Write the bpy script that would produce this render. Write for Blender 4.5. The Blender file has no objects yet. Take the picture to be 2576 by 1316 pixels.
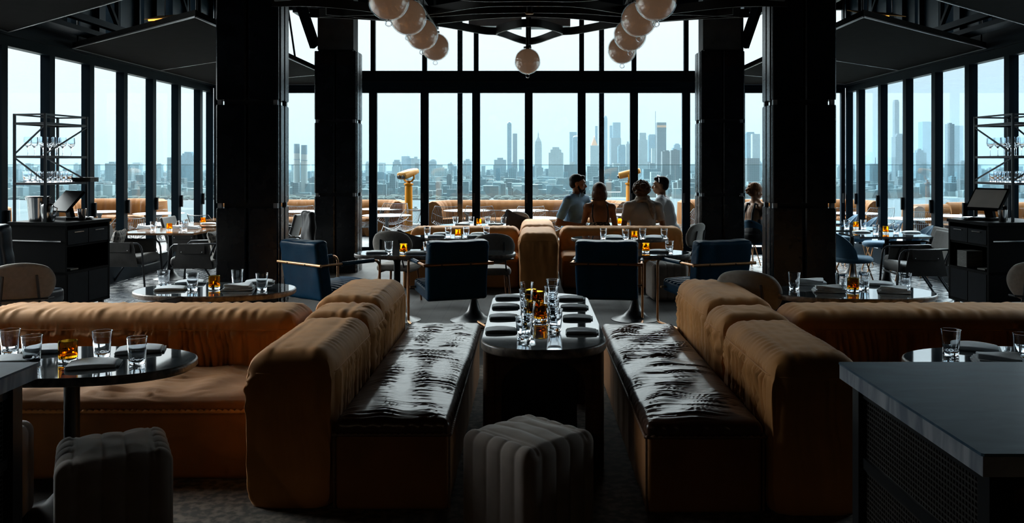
import bpy, bmesh, math, random
import numpy as np
from mathutils import Vector, Matrix
PI = math.pi
R = math.radians
C = bpy.context.scene.collection
SC = bpy.context.scene
# ------------------------------------------------------------------ camera
F, VX, HY, H = 2200.0, 1332.0, 415.0, 1.70        # focal length in pixels, vanishing point, eye height
cam_d = bpy.data.cameras.new('camera')
cam = bpy.data.objects.new('camera', cam_d)
C.objects.link(cam)
cam.location = (0, 0, H)
cam.rotation_euler = (R(90), 0, 0)
cam_d.sensor_width = 36.0
cam_d.lens = F / 2576 * 36
cam_d.shift_x = -(VX - 1288) / 2576
cam_d.shift_y = -(658 - HY) / 2576
cam_d.clip_start = 0.05
cam_d.clip_end = 80000
SC.camera = cam
# ------------------------------------------------------------------ light and exposure
SC.view_settings.view_transform = 'Standard'
SC.view_settings.look = 'None'
SC.view_settings.gamma = 1.0
SC.view_settings.use_curve_mapping = False
SC.view_settings.exposure = 1.62
world = bpy.data.worlds.new('sky')
SC.world = world
world.use_nodes = True
nt = world.node_tree
nt.nodes.clear()
def N(nt, t, **kw):
    n = nt.nodes.new(t)
    for k, v in kw.items():
        setattr(n, k, v)
    return n
tc = N(nt, 'ShaderNodeTexCoord')
sep = N(nt, 'ShaderNodeSeparateXYZ')
nt.links.new(tc.outputs['Generated'], sep.inputs[0])
ramp = N(nt, 'ShaderNodeValToRGB')
nt.links.new(sep.outputs['Z'], ramp.inputs[0])
els = ramp.color_ramp.elements
els[0].position = 0.0; els[0].color = (0.305, 0.345, 0.36, 1)
els[1].position = 0.16; els[1].color = (0.385, 0.36, 0.35, 1)
e = els.new(0.06); e.color = (0.34, 0.36, 0.365, 1)
e = els.new(0.22); e.color = (0.62, 0.62, 0.61, 1)
e = els.new(0.45); e.color = (6.8, 6.65, 6.45, 1)
e = els.new(0.9); e.color = (8.0, 7.8, 7.6, 1)
nz = N(nt, 'ShaderNodeTexNoise'); nz.inputs['Scale'].default_value = 2.2; nz.inputs['Detail'].default_value = 5
mp = N(nt, 'ShaderNodeMapping'); mp.inputs['Scale'].default_value = (1, 1, 5)
nt.links.new(tc.outputs['Generated'], mp.inputs[0]); nt.links.new(mp.outputs[0], nz.inputs[0])
mr = N(nt, 'ShaderNodeMapRange'); mr.inputs[1].default_value = 0.35; mr.inputs[2].default_value = 0.7; mr.inputs[3].default_value = 0.0; mr.inputs[4].default_value = 0.55
nt.links.new(nz.outputs[0], mr.inputs[0])
lw = N(nt, 'ShaderNodeMapRange'); lw.inputs[1].default_value = 0.25; lw.inputs[2].default_value = -0.5; lw.inputs[3].default_value = 0.0; lw.inputs[4].default_value = 0.6
nt.links.new(sep.outputs['X'], lw.inputs[0])
ad = N(nt, 'ShaderNodeMath', operation='MAXIMUM')
nt.links.new(mr.outputs[0], ad.inputs[0]); nt.links.new(lw.outputs[0], ad.inputs[1])
mx = N(nt, 'ShaderNodeMixRGB'); mx.inputs[2].default_value = (0.40, 0.375, 0.36, 1)
nt.links.new(ad.outputs[0], mx.inputs[0]); nt.links.new(ramp.outputs[0], mx.inputs[1])
bg = N(nt, 'ShaderNodeBackground'); bg.inputs[1].default_value = 1.0
zr = N(nt, 'ShaderNodeMapRange'); zr.inputs[1].default_value = 0.19; zr.inputs[2].default_value = 0.26
nt.links.new(sep.outputs['Z'], zr.inputs[0])
mx2 = N(nt, 'ShaderNodeMixRGB'); nt.links.new(zr.outputs[0], mx2.inputs[0]); nt.links.new(mx.outputs[0], mx2.inputs[1]); nt.links.new(ramp.outputs[0], mx2.inputs[2])
glow = N(nt, 'ShaderNodeMapRange'); glow.interpolation_type = 'SMOOTHSTEP'
glow.inputs[1].default_value = -0.52; glow.inputs[2].default_value = -0.90; glow.inputs[3].default_value = 1.0; glow.inputs[4].default_value = 3.8
nt.links.new(sep.outputs['X'], glow.inputs[0])
mg = N(nt, 'ShaderNodeVectorMath', operation='SCALE'); nt.links.new(mx2.outputs[0], mg.inputs[0]); nt.links.new(glow.outputs[0], mg.inputs['Scale'])
# darker towards the south behind the building, brightest high in front
yb = N(nt, 'ShaderNodeMapRange'); yb.interpolation_type = 'SMOOTHSTEP'; yb.inputs[1].default_value = -0.10; yb.inputs[2].default_value = 0.50; yb.inputs[3].default_value = 0.06; yb.inputs[4].default_value = 1.0
nt.links.new(sep.outputs['Y'], yb.inputs[0])
mg2 = N(nt, 'ShaderNodeVectorMath', operation='SCALE'); nt.links.new(mg.outputs[0], mg2.inputs[0]); nt.links.new(yb.outputs[0], mg2.inputs['Scale'])
nt.links.new(mg2.outputs[0], bg.inputs[0])
wo = N(nt, 'ShaderNodeOutputWorld'); nt.links.new(bg.outputs[0], wo.inputs[0])
sun_d = bpy.data.lights.new('sun', 'SUN'); sun_d.energy = 0.35; sun_d.angle = R(12); sun_d.color = (1.0, 0.93, 0.82)
sun = bpy.data.objects.new('sun', sun_d); C.objects.link(sun)
sun.rotation_euler = Vector((-0.10, -0.62, 0.80)).to_track_quat('Z', 'Y').to_euler()
cy = SC.cycles
cy.use_denoising = True
cy.max_bounces = 9; cy.diffuse_bounces = 4; cy.glossy_bounces = 4; cy.transmission_bounces = 9
cy.transparent_max_bounces = 24; cy.volume_bounces = 1
cy.caustics_reflective = False; cy.caustics_refractive = False
cy.sample_clamp_indirect = 6.0
cy.blur_glossy = 0.5
WX, WB = 6.0, 16.6             # half width of the room, distance of the back window wall
def portal(x, y, z, sx, sy, rot):
    d = bpy.data.lights.new('daylight_portal', 'AREA'); d.shape = 'RECTANGLE'; d.size = sx; d.size_y = sy
    d.cycles.is_portal = True
    o = bpy.data.objects.new('daylight_portal', d); C.objects.link(o); o.location = (x, y, z); o.rotation_euler = rot
portal(0, WB + 0.2, 2.3, 12.2, 4.8, (R(-90), 0, 0))
portal(-WX - 0.2, 10.9, 2.3, 11.6, 4.8, (R(90), 0, R(-90)))
portal(WX + 0.2, 11.4, 2.3, 10.6, 4.8, (R(90), 0, R(90)))

# ------------------------------------------------------------------ helpers
def wx(px, Y): return (px - VX) * Y / F
def wz(py, Y): return H - (py - HY) * Y / F
def on(px, py, z):
    Y = (H - z) * F / (py - HY)
    return wx(px, Y), Y
def lin(r, g, b):
    f = lambda c: (c / 255 / 12.92) if c / 255 <= 0.04045 else ((c / 255 + 0.055) / 1.055) ** 2.4
    return (f(r), f(g), f(b), 1)
MATS = {}
def pmat(name, col, rough=0.5, metal=0.0, noise=0.0, nscale=8.0, bump=0.0, bscale=60.0, spec=0.5, sheen=0.0, sheen_tint=(1, 1, 1, 1), sheen_r=0.4, coat=0.0, coat_r=0.1, trans=0.0, ior=1.45, emit=None, est=0.0, stretch=(1, 1, 1), rnoise=0.0):
    m = bpy.data.materials.new(name); m.use_nodes = True
    nt = m.node_tree; b = nt.nodes['Principled BSDF']
    col = tuple(col) + ((1,) if len(col) == 3 else ())
    b.inputs['Base Color'].default_value = col
    b.inputs['Roughness'].default_value = rough
    b.inputs['Metallic'].default_value = metal
    b.inputs['Specular IOR Level'].default_value = spec
    b.inputs['IOR'].default_value = ior
    b.inputs['Sheen Weight'].default_value = sheen
    b.inputs['Sheen Tint'].default_value = sheen_tint
    b.inputs['Sheen Roughness'].default_value = sheen_r
    b.inputs['Coat Weight'].default_value = coat
    b.inputs['Coat Roughness'].default_value = coat_r
    b.inputs['Transmission Weight'].default_value = trans
    if emit:
        b.inputs['Emission Color'].default_value = tuple(emit) + (1,)
        b.inputs['Emission Strength'].default_value = est
    tc = N(nt, 'ShaderNodeTexCoord'); mp = N(nt, 'ShaderNodeMapping'); mp.inputs['Scale'].default_value = stretch
    nt.links.new(tc.outputs['Object'], mp.inputs[0])
    if noise > 0:
        n = N(nt, 'ShaderNodeTexNoise'); n.inputs['Scale'].default_value = nscale; n.inputs['Detail'].default_value = 4
        nt.links.new(mp.outputs[0], n.inputs[0])
        r = N(nt, 'ShaderNodeMapRange'); r.inputs[1].default_value = 0.3; r.inputs[2].default_value = 0.7
        r.inputs[3].default_value = 1 - noise; r.inputs[4].default_value = 1 + noise
        nt.links.new(n.outputs[0], r.inputs[0])
        x = N(nt, 'ShaderNodeMixRGB', blend_type='MULTIPLY'); x.inputs[0].default_value = 1; x.inputs[1].default_value = col
        nt.links.new(r.outputs[0], x.inputs[2]); nt.links.new(x.outputs[0], b.inputs['Base Color'])
        if rnoise > 0:
            r2 = N(nt, 'ShaderNodeMapRange'); r2.inputs[3].default_value = max(0.02, rough - rnoise); r2.inputs[4].default_value = rough + rnoise
            nt.links.new(n.outputs[0], r2.inputs[0]); nt.links.new(r2.outputs[0], b.inputs['Roughness'])
    if bump > 0:
        n = N(nt, 'ShaderNodeTexNoise'); n.inputs['Scale'].default_value = bscale; n.inputs['Detail'].default_value = 3
        nt.links.new(mp.outputs[0], n.inputs[0])
        bp = N(nt, 'ShaderNodeBump'); bp.inputs['Strength'].default_value = bump; bp.inputs['Distance'].default_value = min(0.01, 0.45 / bscale)
        nt.links.new(n.outputs[0], bp.inputs['Height']); nt.links.new(bp.outputs[0], b.inputs['Normal'])
    MATS[name] = m
    return m
def glass_mat(name, col, rough=0.0, ior=1.45):
    m = bpy.data.materials.new(name); m.use_nodes = True
    nt = m.node_tree; nt.nodes.clear()
    g = N(nt, 'ShaderNodeBsdfGlass'); g.inputs[0].default_value = tuple(col) + (1,); g.inputs[1].default_value = rough; g.inputs[2].default_value = ior
    o = N(nt, 'ShaderNodeOutputMaterial'); nt.links.new(g.outputs[0], o.inputs[0])
    MATS[name] = m
    return m
def pane_mat(name, tint, refl=1.0):
    m = bpy.data.materials.new(name); m.use_nodes = True
    nt = m.node_tree; nt.nodes.clear()
    t = N(nt, 'ShaderNodeBsdfTransparent'); t.inputs[0].default_value = tuple(tint) + (1,)
    g = N(nt, 'ShaderNodeBsdfGlossy'); g.inputs[0].default_value = (1, 1, 1, 1); g.inputs['Roughness'].default_value = 0.0
    f = N(nt, 'ShaderNodeLayerWeight')
    p5 = N(nt, 'ShaderNodeMath', operation='POWER'); p5.inputs[1].default_value = 5.0
    nt.links.new(f.outputs['Facing'], p5.inputs[0])
    k = N(nt, 'ShaderNodeMath', operation='MULTIPLY_ADD'); k.inputs[1].default_value = 0.93 * min(1.0, refl); k.inputs[2].default_value = 0.07 * refl; k.use_clamp = True
    nt.links.new(p5.outputs[0], k.inputs[0])
    mx = N(nt, 'ShaderNodeMixShader'); nt.links.new(k.outputs[0], mx.inputs[0]); nt.links.new(t.outputs[0], mx.inputs[1]); nt.links.new(g.outputs[0], mx.inputs[2])
    o = N(nt, 'ShaderNodeOutputMaterial'); nt.links.new(mx.outputs[0], o.inputs[0])
    MATS[name] = m
    return m

class MB:
    """collects shapes and links them as one mesh object"""
    def __init__(s): s.v = []; s.f = []
    def add(s, vs, fs):
        k = len(s.v); s.v.extend([tuple(p) for p in vs]); s.f.extend([tuple(i + k for i in f) for f in fs]); return s
    def box(s, x0, x1, y0, y1, z0, z1):
        return s.add([(x0,y0,z0),(x1,y0,z0),(x1,y1,z0),(x0,y1,z0),(x0,y0,z1),(x1,y0,z1),(x1,y1,z1),(x0,y1,z1)],
                     [(0,3,2,1),(4,5,6,7),(0,1,5,4),(1,2,6,5),(2,3,7,6),(3,0,4,7)])
    def obox(s, c, size, M=None):
        M = M or Matrix.Identity(3)
        a, b, d = size[0] / 2, size[1] / 2, size[2] / 2
        vs = [Vector(c) + M @ Vector((x, y, z)) for z in (-d, d) for x, y in ((-a,-b),(a,-b),(a,b),(-a,b))]
        return s.add(vs, [(0,3,2,1),(4,5,6,7),(0,1,5,4),(1,2,6,5),(2,3,7,6),(3,0,4,7)])
    def bar(s, p, q, w, h=None, up=(0, 0, 1)):
        p, q = Vector(p), Vector(q); h = h or w
        d = (q - p).normalized(); u = Vector(up)
        if abs(d.dot(u)) > 0.98: u = Vector((1, 0, 0))
        a = d.cross(u).normalized(); b = a.cross(d).normalized()
        vs = [r + a * i * w / 2 + b * j * h / 2 for r in (p, q) for i, j in ((-1,-1),(1,-1),(1,1),(-1,1))]
        return s.add(vs, [(0,1,2,3),(7,6,5,4),(0,4,5,1),(1,5,6,2),(2,6,7,3),(3,7,4,0)])
    def tube(s, pts, r, seg=8, closed=False, caps=True):
        pts = [Vector(p) for p in pts]; n = len(pts)
        rr = r if isinstance(r, (list, tuple)) else [r] * n
        k = len(s.v); a = None
        for i, p in enumerate(pts):
            if closed: d = (pts[(i + 1) % n] - pts[i - 1])
            else: d = pts[min(i + 1, n - 1)] - pts[max(i - 1, 0)]
            d = d.normalized() if d.length > 1e-9 else Vector((0, 0, 1))
            if a is None:
                a = d.cross(Vector((0, 0, 1)))
                if a.length < 0.1: a = d.cross(Vector((1, 0, 0)))
            a = (a - d * a.dot(d)).normalized(); b = d.cross(a)
            for j in range(seg):
                t = 2 * PI * j / seg
                s.v.append(tuple(p + (a * math.cos(t) + b * math.sin(t)) * rr[i]))
        m = n if closed else n - 1
        for i in range(m):
            for j in range(seg):
                i2 = (i + 1) % n
                s.f.append((k + i*seg + j, k + i*seg + (j+1) % seg, k + i2*seg + (j+1) % seg, k + i2*seg + j))
        if caps and not closed:
            s.f.append(tuple(k + j for j in range(seg))[::-1]); s.f.append(tuple(k + (n-1)*seg + j for j in range(seg)))
        return s
    def lathe(s, prof, seg=24, c=(0, 0, 0), sx=1.0, sy=1.0):
        k = len(s.v); n = len(prof)
        for r, z in prof:
            for j in range(seg):
                t = 2 * PI * j / seg
                s.v.append((c[0] + r * sx * math.cos(t), c[1] + r * sy * math.sin(t), c[2] + z))
        for i in range(n - 1):
            for j in range(seg):
                s.f.append((k + i*seg + j, k + i*seg + (j+1) % seg, k + (i+1)*seg + (j+1) % seg, k + (i+1)*seg + j))
        if prof[0][0] > 1e-6: s.f.append(tuple(k + j for j in range(seg))[::-1])
        if prof[-1][0] > 1e-6: s.f.append(tuple(k + (n-1)*seg + j for j in range(seg)))
        return s
    def ell(s, c, r, M=None, seg=16, rings=10):
        M = M or Matrix.Identity(3); k = len(s.v)
        for i in range(rings + 1):
            p = PI * i / rings
            for j in range(seg):
                t = 2 * PI * j / seg
                q = Vector((r[0]*math.sin(p)*math.cos(t), r[1]*math.sin(p)*math.sin(t), r[2]*math.cos(p)))
                s.v.append(tuple(Vector(c) + M @ q))
        for i in range(rings):
            for j in range(seg):
                s.f.append((k + i*seg + j, k + (i+1)*seg + j, k + (i+1)*seg + (j+1) % seg, k + i*seg + (j+1) % seg))
        return s
    def cap(s, p, q, r0, r1, seg=14):
        p, q = Vector(p), Vector(q); d = (q - p).normalized()
        pts = []; rs = []
        for i in range(5):
            t = PI / 2 * i / 4; pts.append(p - d * r0 * math.cos(t)); rs.append(max(1e-4, r0 * math.sin(t)))
        for i in range(5):
            t = PI / 2 * i / 4; pts.append(q + d * r1 * math.sin(t)); rs.append(max(1e-4, r1 * math.cos(t)))
        return s.tube(pts, rs, seg)
    def prism(s, poly, z0, z1):
        n = len(poly)
        return s.add([(x, y, z0) for x, y in poly] + [(x, y, z1) for x, y in poly],
                     [tuple(range(n))[::-1], tuple(range(n, 2*n))] + [(i, (i+1) % n, (i+1) % n + n, i + n) for i in range(n)])
    def build(s, name, mat, parent=None, smooth=True, angle=38, weld=False, loc=None, rot=None):
        me = bpy.data.meshes.new(name); me.from_pydata(s.v, [], s.f)
        me.validate(clean_customdata=False)
        if weld:
            bm = bmesh.new(); bm.from_mesh(me); bmesh.ops.remove_doubles(bm, verts=bm.verts, dist=1e-5); bmesh.ops.recalc_face_normals(bm, faces=bm.faces); bm.to_mesh(me); bm.free()
        if smooth:
            me.shade_smooth()
            if angle: me.set_sharp_from_angle(angle=R(angle))
        m = MATS[mat] if isinstance(mat, str) else mat
        me.materials.append(m)
        o = bpy.data.objects.new(name, me); C.objects.link(o)
        if parent is not None: o.parent = parent
        if loc is not None: o.location = loc
        if rot is not None: o.rotation_euler = rot
        return o
def tag(o, label, cat, group=None):
    o['label'] = label; o['category'] = cat
    if group: o['group'] = group
    elif 'group' in o: del o['group']
    return o
def thing(name, label, cat, loc=(0, 0, 0), rz=0.0, group=None):
    o = bpy.data.objects.new(name, None); C.objects.link(o); o.empty_display_size = 0.1
    o.location = loc; o.rotation_euler = (0, 0, rz)
    return tag(o, label, cat, group)
def struct(o): o['kind'] = 'structure'; return o
def dup(o, loc=None, rz=None, label=None, group=None, parent=None, top=True):
    c = o.copy(); C.objects.link(c)
    if parent is not None:
        c.parent = parent; c.matrix_parent_inverse = o.matrix_parent_inverse.copy()
    for ch in list(o.children): dup(ch, parent=c, top=False)
    if top:
        if loc is not None: c.location = loc
        if rz is not None: c.rotation_euler = (0, 0, rz)
        if label: c['label'] = label
        if group: c['group'] = group
    return c
class Proto:
    """the first use moves the built thing itself, later uses copy it"""
    def __init__(s, root): s.root = root; s.used = False
    def put(s, loc, rz, label, group=None, scale=None):
        if not s.used:
            s.used = True; o = s.root; o.location = loc; o.rotation_euler = (0, 0, rz); o['label'] = label
            if group: o['group'] = group
        else: o = dup(s.root, loc, rz, label, group)
        if scale: o.scale = (scale,) * 3
        return o
HAZE = 0.000145
rng = np.random.default_rng(7)
random.seed(7)
def axis_pts(s, r, step, k=5):
    """sample points along one edge of a rounded box of length s and corner radius r"""
    a = [r * (1 - math.cos(PI / 2 * i / k)) for i in range(k)]
    n = max(2, int(round((s - 2 * r) / step)))
    mid = [r + (s - 2 * r) * i / n for i in range(n + 1)]
    return np.array([x - s / 2 for x in a + mid] + [s / 2 - x for x in a[::-1]])
def rgrid(sx, sy, sz, r, step, deform=None, r_bottom=None):
    """rounded box (bottom at z=0) as arrays of vertices and faces; deform(P, Nrm) moves the vertices"""
    V = []; Fc = []
    ax = [axis_pts(sx, r, step), axis_pts(sy, r, step), axis_pts(sz, r, step)]
    S = np.array([sx, sy, sz]) / 2
    base = 0
    for a, b, c in ((0, 1, 2), (1, 2, 0), (2, 0, 1)):
        for sg in (-1, 1):
            A, B = np.meshgrid(ax[a], ax[b], indexing='ij')
            P = np.zeros(A.shape + (3,)); P[..., a] = A; P[..., b] = B; P[..., c] = sg * S[c]
            V.append(P.reshape(-1, 3)); n, m = A.shape
            I = np.arange(n * m).reshape(n, m) + base
            q = np.stack([I[:-1, :-1], I[1:, :-1], I[1:, 1:], I[:-1, 1:]], -1).reshape(-1, 4)
            if sg < 0: q = q[:, ::-1]
            Fc.append(q); base += n * m
    V = np.concatenate(V); Fc = np.concatenate(Fc)
    key = np.round(V * 1e5).astype(np.int64)
    _, idx, inv = np.unique(key, axis=0, return_index=True, return_inverse=True)
    V = V[idx]; Fc = inv.reshape(-1)[Fc]
    core = S - r
    c = np.clip(V, -core, core); d = V - c
    L = np.linalg.norm(d, axis=1, keepdims=True); L[L == 0] = 1
    Nn = d / L
    P = c + Nn * r
    P[:, 2] += sz / 2
    if deform is not None: P = P + deform(P.copy(), Nn)
    return P, Fc
def grid_obj(name, P, Fc, mat, parent=None, loc=(0, 0, 0), rz=0.0):
    me = bpy.data.meshes.new(name); me.from_pydata(P.tolist(), [], Fc.tolist())
    me.shade_smooth(); me.materials.append(MATS[mat] if isinstance(mat, str) else mat)
    o = bpy.data.objects.new(name, me); C.objects.link(o); o.parent = parent; o.location = loc; o.rotation_euler = (0, 0, rz)
    return o
def wav(x, lo, hi, n, seed, extra=0):
    """sum of sines of wavelengths lo..hi, about -1..1"""
    g = np.random.default_rng(seed); out = np.zeros_like(x)
    for i in range(n):
        w = lo * (hi / lo) ** g.random(); out += np.sin(2 * PI * x / w + g.random() * 6.28 + extra * g.uniform(-1, 1)) * g.uniform(.5, 1)
    return out / (n ** 0.5)
def value2(x, y, sx, sy, seed, n=7):
    g = np.random.default_rng(seed); out = np.zeros_like(x)
    for i in range(n):
        a = g.uniform(0, 2 * PI); k = g.uniform(.6, 1.7)
        out += np.sin(2 * PI * k * (math.cos(a) * x / sx + math.sin(a) * y / sy) + g.random() * 6.28)
    return out / n ** 0.5

# ------------------------------------------------------------------ materials
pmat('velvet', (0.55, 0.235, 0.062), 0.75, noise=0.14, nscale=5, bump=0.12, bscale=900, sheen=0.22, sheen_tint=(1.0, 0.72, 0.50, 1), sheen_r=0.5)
pmat('velvet_dark_shade', (0.26, 0.10, 0.022), 0.75, noise=0.14, nscale=5, bump=0.12, bscale=900, sheen=0.12, sheen_tint=(1.0, 0.75, 0.55, 1))  # darker velvet for bases; on the long sofa seats it stands in for shade
pmat('leather_brown', (0.075, 0.036, 0.022), 0.30, noise=0.18, nscale=14, bump=0.10, bscale=240, coat=0.10, coat_r=0.22)
pmat('leather_welt', (0.16, 0.09, 0.055), 0.45, noise=0.2, nscale=60)
pmat('leather_blue', (0.0030, 0.040, 0.088), 0.38, spec=0.15, noise=0.15, nscale=7, bump=0.12, bscale=45)
pmat('leather_black', (0.016, 0.024, 0.034), 0.32, noise=0.2, nscale=9, bump=0.1, bscale=40)
pmat('canvas_grey', (0.060, 0.056, 0.052), 0.62, noise=0.15, nscale=12, bump=0.15, bscale=60)
pmat('fabric_grey', (0.26, 0.235, 0.21), 0.9, noise=0.12, nscale=30, bump=0.25, bscale=500, sheen=0.25)
pmat('ottoman_grey', (0.180, 0.140, 0.112), 0.85, noise=0.12, nscale=12, bump=0.2, bscale=700, sheen=0.35, sheen_r=0.5)
pmat('velvet_blue', (0.030, 0.105, 0.180), 0.7, noise=0.15, nscale=8, bump=0.1, bscale=600, sheen=0.4, sheen_tint=(0.7, 0.85, 1, 1))
pmat('brass', (0.52, 0.27, 0.13), 0.34, metal=1.0, noise=0.1, nscale=20)
pmat('steel', (0.55, 0.55, 0.55), 0.18, metal=1.0, noise=0.05)
pmat('chair_frame', (0.030, 0.034, 0.040), 0.4, noise=0.1)
pmat('black_metal', (0.010, 0.011, 0.013), 0.35, noise=0.1, spec=0.4)
pmat('column_panel', (0.0034, 0.0055, 0.0090), 0.27, noise=0.22, nscale=6, spec=0.5, rnoise=0.06)
pmat('clerestory_blue', (0.004, 0.018, 0.032), 0.4, noise=0.2, spec=0.3)
pmat('column_core', (0.010, 0.012, 0.016), 0.6, noise=0.2)
pmat('concrete_core', (0.10, 0.10, 0.10), 0.8, noise=0.3, nscale=4, bump=0.3, bscale=20)
pmat('window_frame', (0.0024, 0.0085, 0.0145), 0.45, noise=0.1, nscale=4, spec=0.10)
pmat('ceiling_dark', (0.003, 0.0033, 0.004), 0.9, spec=0.1, noise=0.25, nscale=2)
pmat('canopy', (0.0075, 0.0068, 0.0064), 0.95, spec=0.06, noise=0.2, nscale=5, bump=0.1, bscale=300)
pmat('canopy_trim', (0.26, 0.26, 0.27), 0.35, metal=0.8, noise=0.05)
pmat('duct_foil', (0.38, 0.38, 0.40), 0.38, metal=0.85, noise=0.15, nscale=7, bump=0.9, bscale=7)
pmat('duct_steel', (0.30, 0.31, 0.33), 0.5, metal=0.5, noise=0.15, nscale=5)
pmat('wood_dark', (0.085, 0.045, 0.024), 0.42, noise=0.3, nscale=6, stretch=(1, 1, 9), bump=0.1, bscale=60)
pmat('wood_table', (0.22, 0.105, 0.045), 0.13, noise=0.3, nscale=5, stretch=(1, 8, 1), coat=0.5, coat_r=0.05)
pmat('wood_leg', (0.22, 0.09, 0.035), 0.4, noise=0.2)
pmat('cart_black', (0.0012, 0.0012, 0.0015), 0.55, spec=0.05, noise=0.35, nscale=5, stretch=(1, 1, 12), bump=0.15, bscale=40)
pmat('cart_panel', (0.005, 0.007, 0.010), 0.5, spec=0.08, noise=0.2, nscale=9)
pmat('screen_grey', (0.42, 0.385, 0.35), 0.4, noise=0.1, nscale=3)
pmat('napkin', (0.58, 0.64, 0.69), 0.8, noise=0.10, nscale=25, sheen=0.5)
pmat('paper', (0.20, 0.20, 0.19), 0.8, noise=0.05)
pmat('chandelier_metal', (0.020, 0.017, 0.015), 0.42, metal=0.3, noise=0.3, nscale=6, spec=0.5)
pmat('milk_glass', (0.70, 0.50, 0.37), 0.35, noise=0.10, nscale=3, coat=1.0, coat_r=0.02, spec=0.5, emit=(0.8, 0.46, 0.27), est=0.032)
pmat('lamp_bronze', (0.30, 0.15, 0.05), 0.35, metal=0.9, noise=0.15)
pmat('bulb_glow', (1.0, 0.5, 0.1), 0.4, emit=(1.0, 0.36, 0.05), est=1.0)
pmat('fill_bulb', (1.0, 0.8, 0.6), 0.4, emit=(1.0, .7, .4), est=3.0)
pmat('terrace_sofa', (0.135, 0.056, 0.016), 0.7, spec=0.1, noise=0.10, nscale=4, bump=0.08, bscale=200)
pmat('terrace_white', (0.10, 0.105, 0.11), 0.35, noise=0.04)
pmat('wire_white', (0.12, 0.125, 0.13), 0.4, noise=0.04)
pmat('wire_black', (0.03, 0.035, 0.04), 0.4, noise=0.04)
pmat('viewer_yellow', (0.36, 0.13, 0.002), 0.55, spec=0.08, noise=0.06, nscale=6)
pmat('viewer_cream', (0.30, 0.14, 0.030), 0.5, spec=0.15, noise=0.06, nscale=6)
pmat('skin', (0.24, 0.112, 0.054), 0.5, noise=0.10, nscale=9, spec=0.35)
pmat('hair_black', (0.012, 0.009, 0.008), 0.55, noise=0.3, nscale=40, bump=0.6, bscale=90, stretch=(1, 1, 0.3), spec=0.15)
pmat('hair_brown', (0.075, 0.036, 0.018), 0.5, noise=0.3, nscale=40, bump=0.6, bscale=90, stretch=(1, 1, 0.2), spec=0.15)
pmat('hair_ginger', (0.17, 0.062, 0.018), 0.5, noise=0.3, nscale=40, bump=0.6, bscale=80, spec=0.15)
pmat('shirt_blue', (0.15, 0.30, 0.46), 0.8, noise=0.1, nscale=15, bump=0.25, bscale=14)
pmat('shirt_white', (0.56, 0.60, 0.64), 0.85, noise=0.05, nscale=10, bump=0.25, bscale=12)
pmat('shirt_grey', (0.36, 0.33, 0.30), 0.85, noise=0.06, nscale=10, bump=0.25, bscale=12)
pmat('scarf_tan', (0.20, 0.155, 0.12), 0.9, noise=0.35, nscale=24, bump=0.5, bscale=40)
pmat('cloth_black', (0.010, 0.010, 0.012), 0.8, noise=0.1)
pmat('glove_white', (0.7, 0.7, 0.7), 0.5)
pmat('cushion_dark', (0.028, 0.028, 0.032), 0.85, noise=0.15, nscale=20, bump=0.2, bscale=200)
glass_mat('tumbler_glass', (0.97, 0.985, 1.0), 0.0, 1.45)
glass_mat('amber_glass', (1.0, 0.72, 0.20), 0.06, 1.30)
pane_mat('pane_clear', (0.83, 0.96, 1.0), 0.45)
pane_mat('pane_side', (0.86, 0.96, 0.99), 0.55)
pane_mat('pane_reflecting', (0.70, 0.88, 0.97), 1.5)
pane_mat('rail_glass', (0.84, 0.93, 0.95), 0.7)
pmat('rail_edge', (0.10, 0.17, 0.19), 0.5, spec=0.1)

def node_mat(name, fn):
    m = bpy.data.materials.new(name); m.use_nodes = True; nt = m.node_tree
    fn(nt, nt.nodes['Principled BSDF'], lambda a, b: nt.links.new(a, b)); MATS[name] = m
def _floor_wood(nt, b, L):
    tc = N(nt, 'ShaderNodeTexCoord'); mp = N(nt, 'ShaderNodeMapping'); mp.inputs['Rotation'].default_value = (0, 0, R(90))
    L(tc.outputs['Object'], mp.inputs[0])
    br = N(nt, 'ShaderNodeTexBrick'); br.inputs['Scale'].default_value = 1.0; br.inputs['Brick Width'].default_value = 1.3; br.inputs['Row Height'].default_value = 0.16
    br.inputs['Mortar Size'].default_value = 0.006; br.inputs['Color1'].default_value = (0.026, 0.022, 0.019, 1); br.inputs['Color2'].default_value = (0.019, 0.016, 0.014, 1); br.inputs['Mortar'].default_value = (0.008, 0.007, 0.006, 1)
    L(mp.outputs[0], br.inputs[0])
    n = N(nt, 'ShaderNodeTexNoise'); n.inputs['Scale'].default_value = 3.0; n.inputs['Detail'].default_value = 8
    L(tc.outputs['Object'], n.inputs[0])
    mx = N(nt, 'ShaderNodeMixRGB', blend_type='MULTIPLY'); mx.inputs[0].default_value = 0.7
    L(br.outputs[0], mx.inputs[1]); L(n.outputs[0], mx.inputs[2]); L(mx.outputs[0], b.inputs['Base Color'])
    r = N(nt, 'ShaderNodeMapRange'); b.inputs['Specular IOR Level'].default_value = 0.08; r.inputs[3].default_value = 0.5; r.inputs[4].default_value = 0.75; L(n.outputs[0], r.inputs[0]); L(r.outputs[0], b.inputs['Roughness'])
    bp = N(nt, 'ShaderNodeBump'); bp.inputs['Strength'].default_value = 0.25; bp.inputs['Distance'].default_value = 0.01; L(n.outputs[0], bp.inputs['Height']); L(bp.outputs[0], b.inputs['Normal'])
node_mat('floor_wood', _floor_wood)
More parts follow.
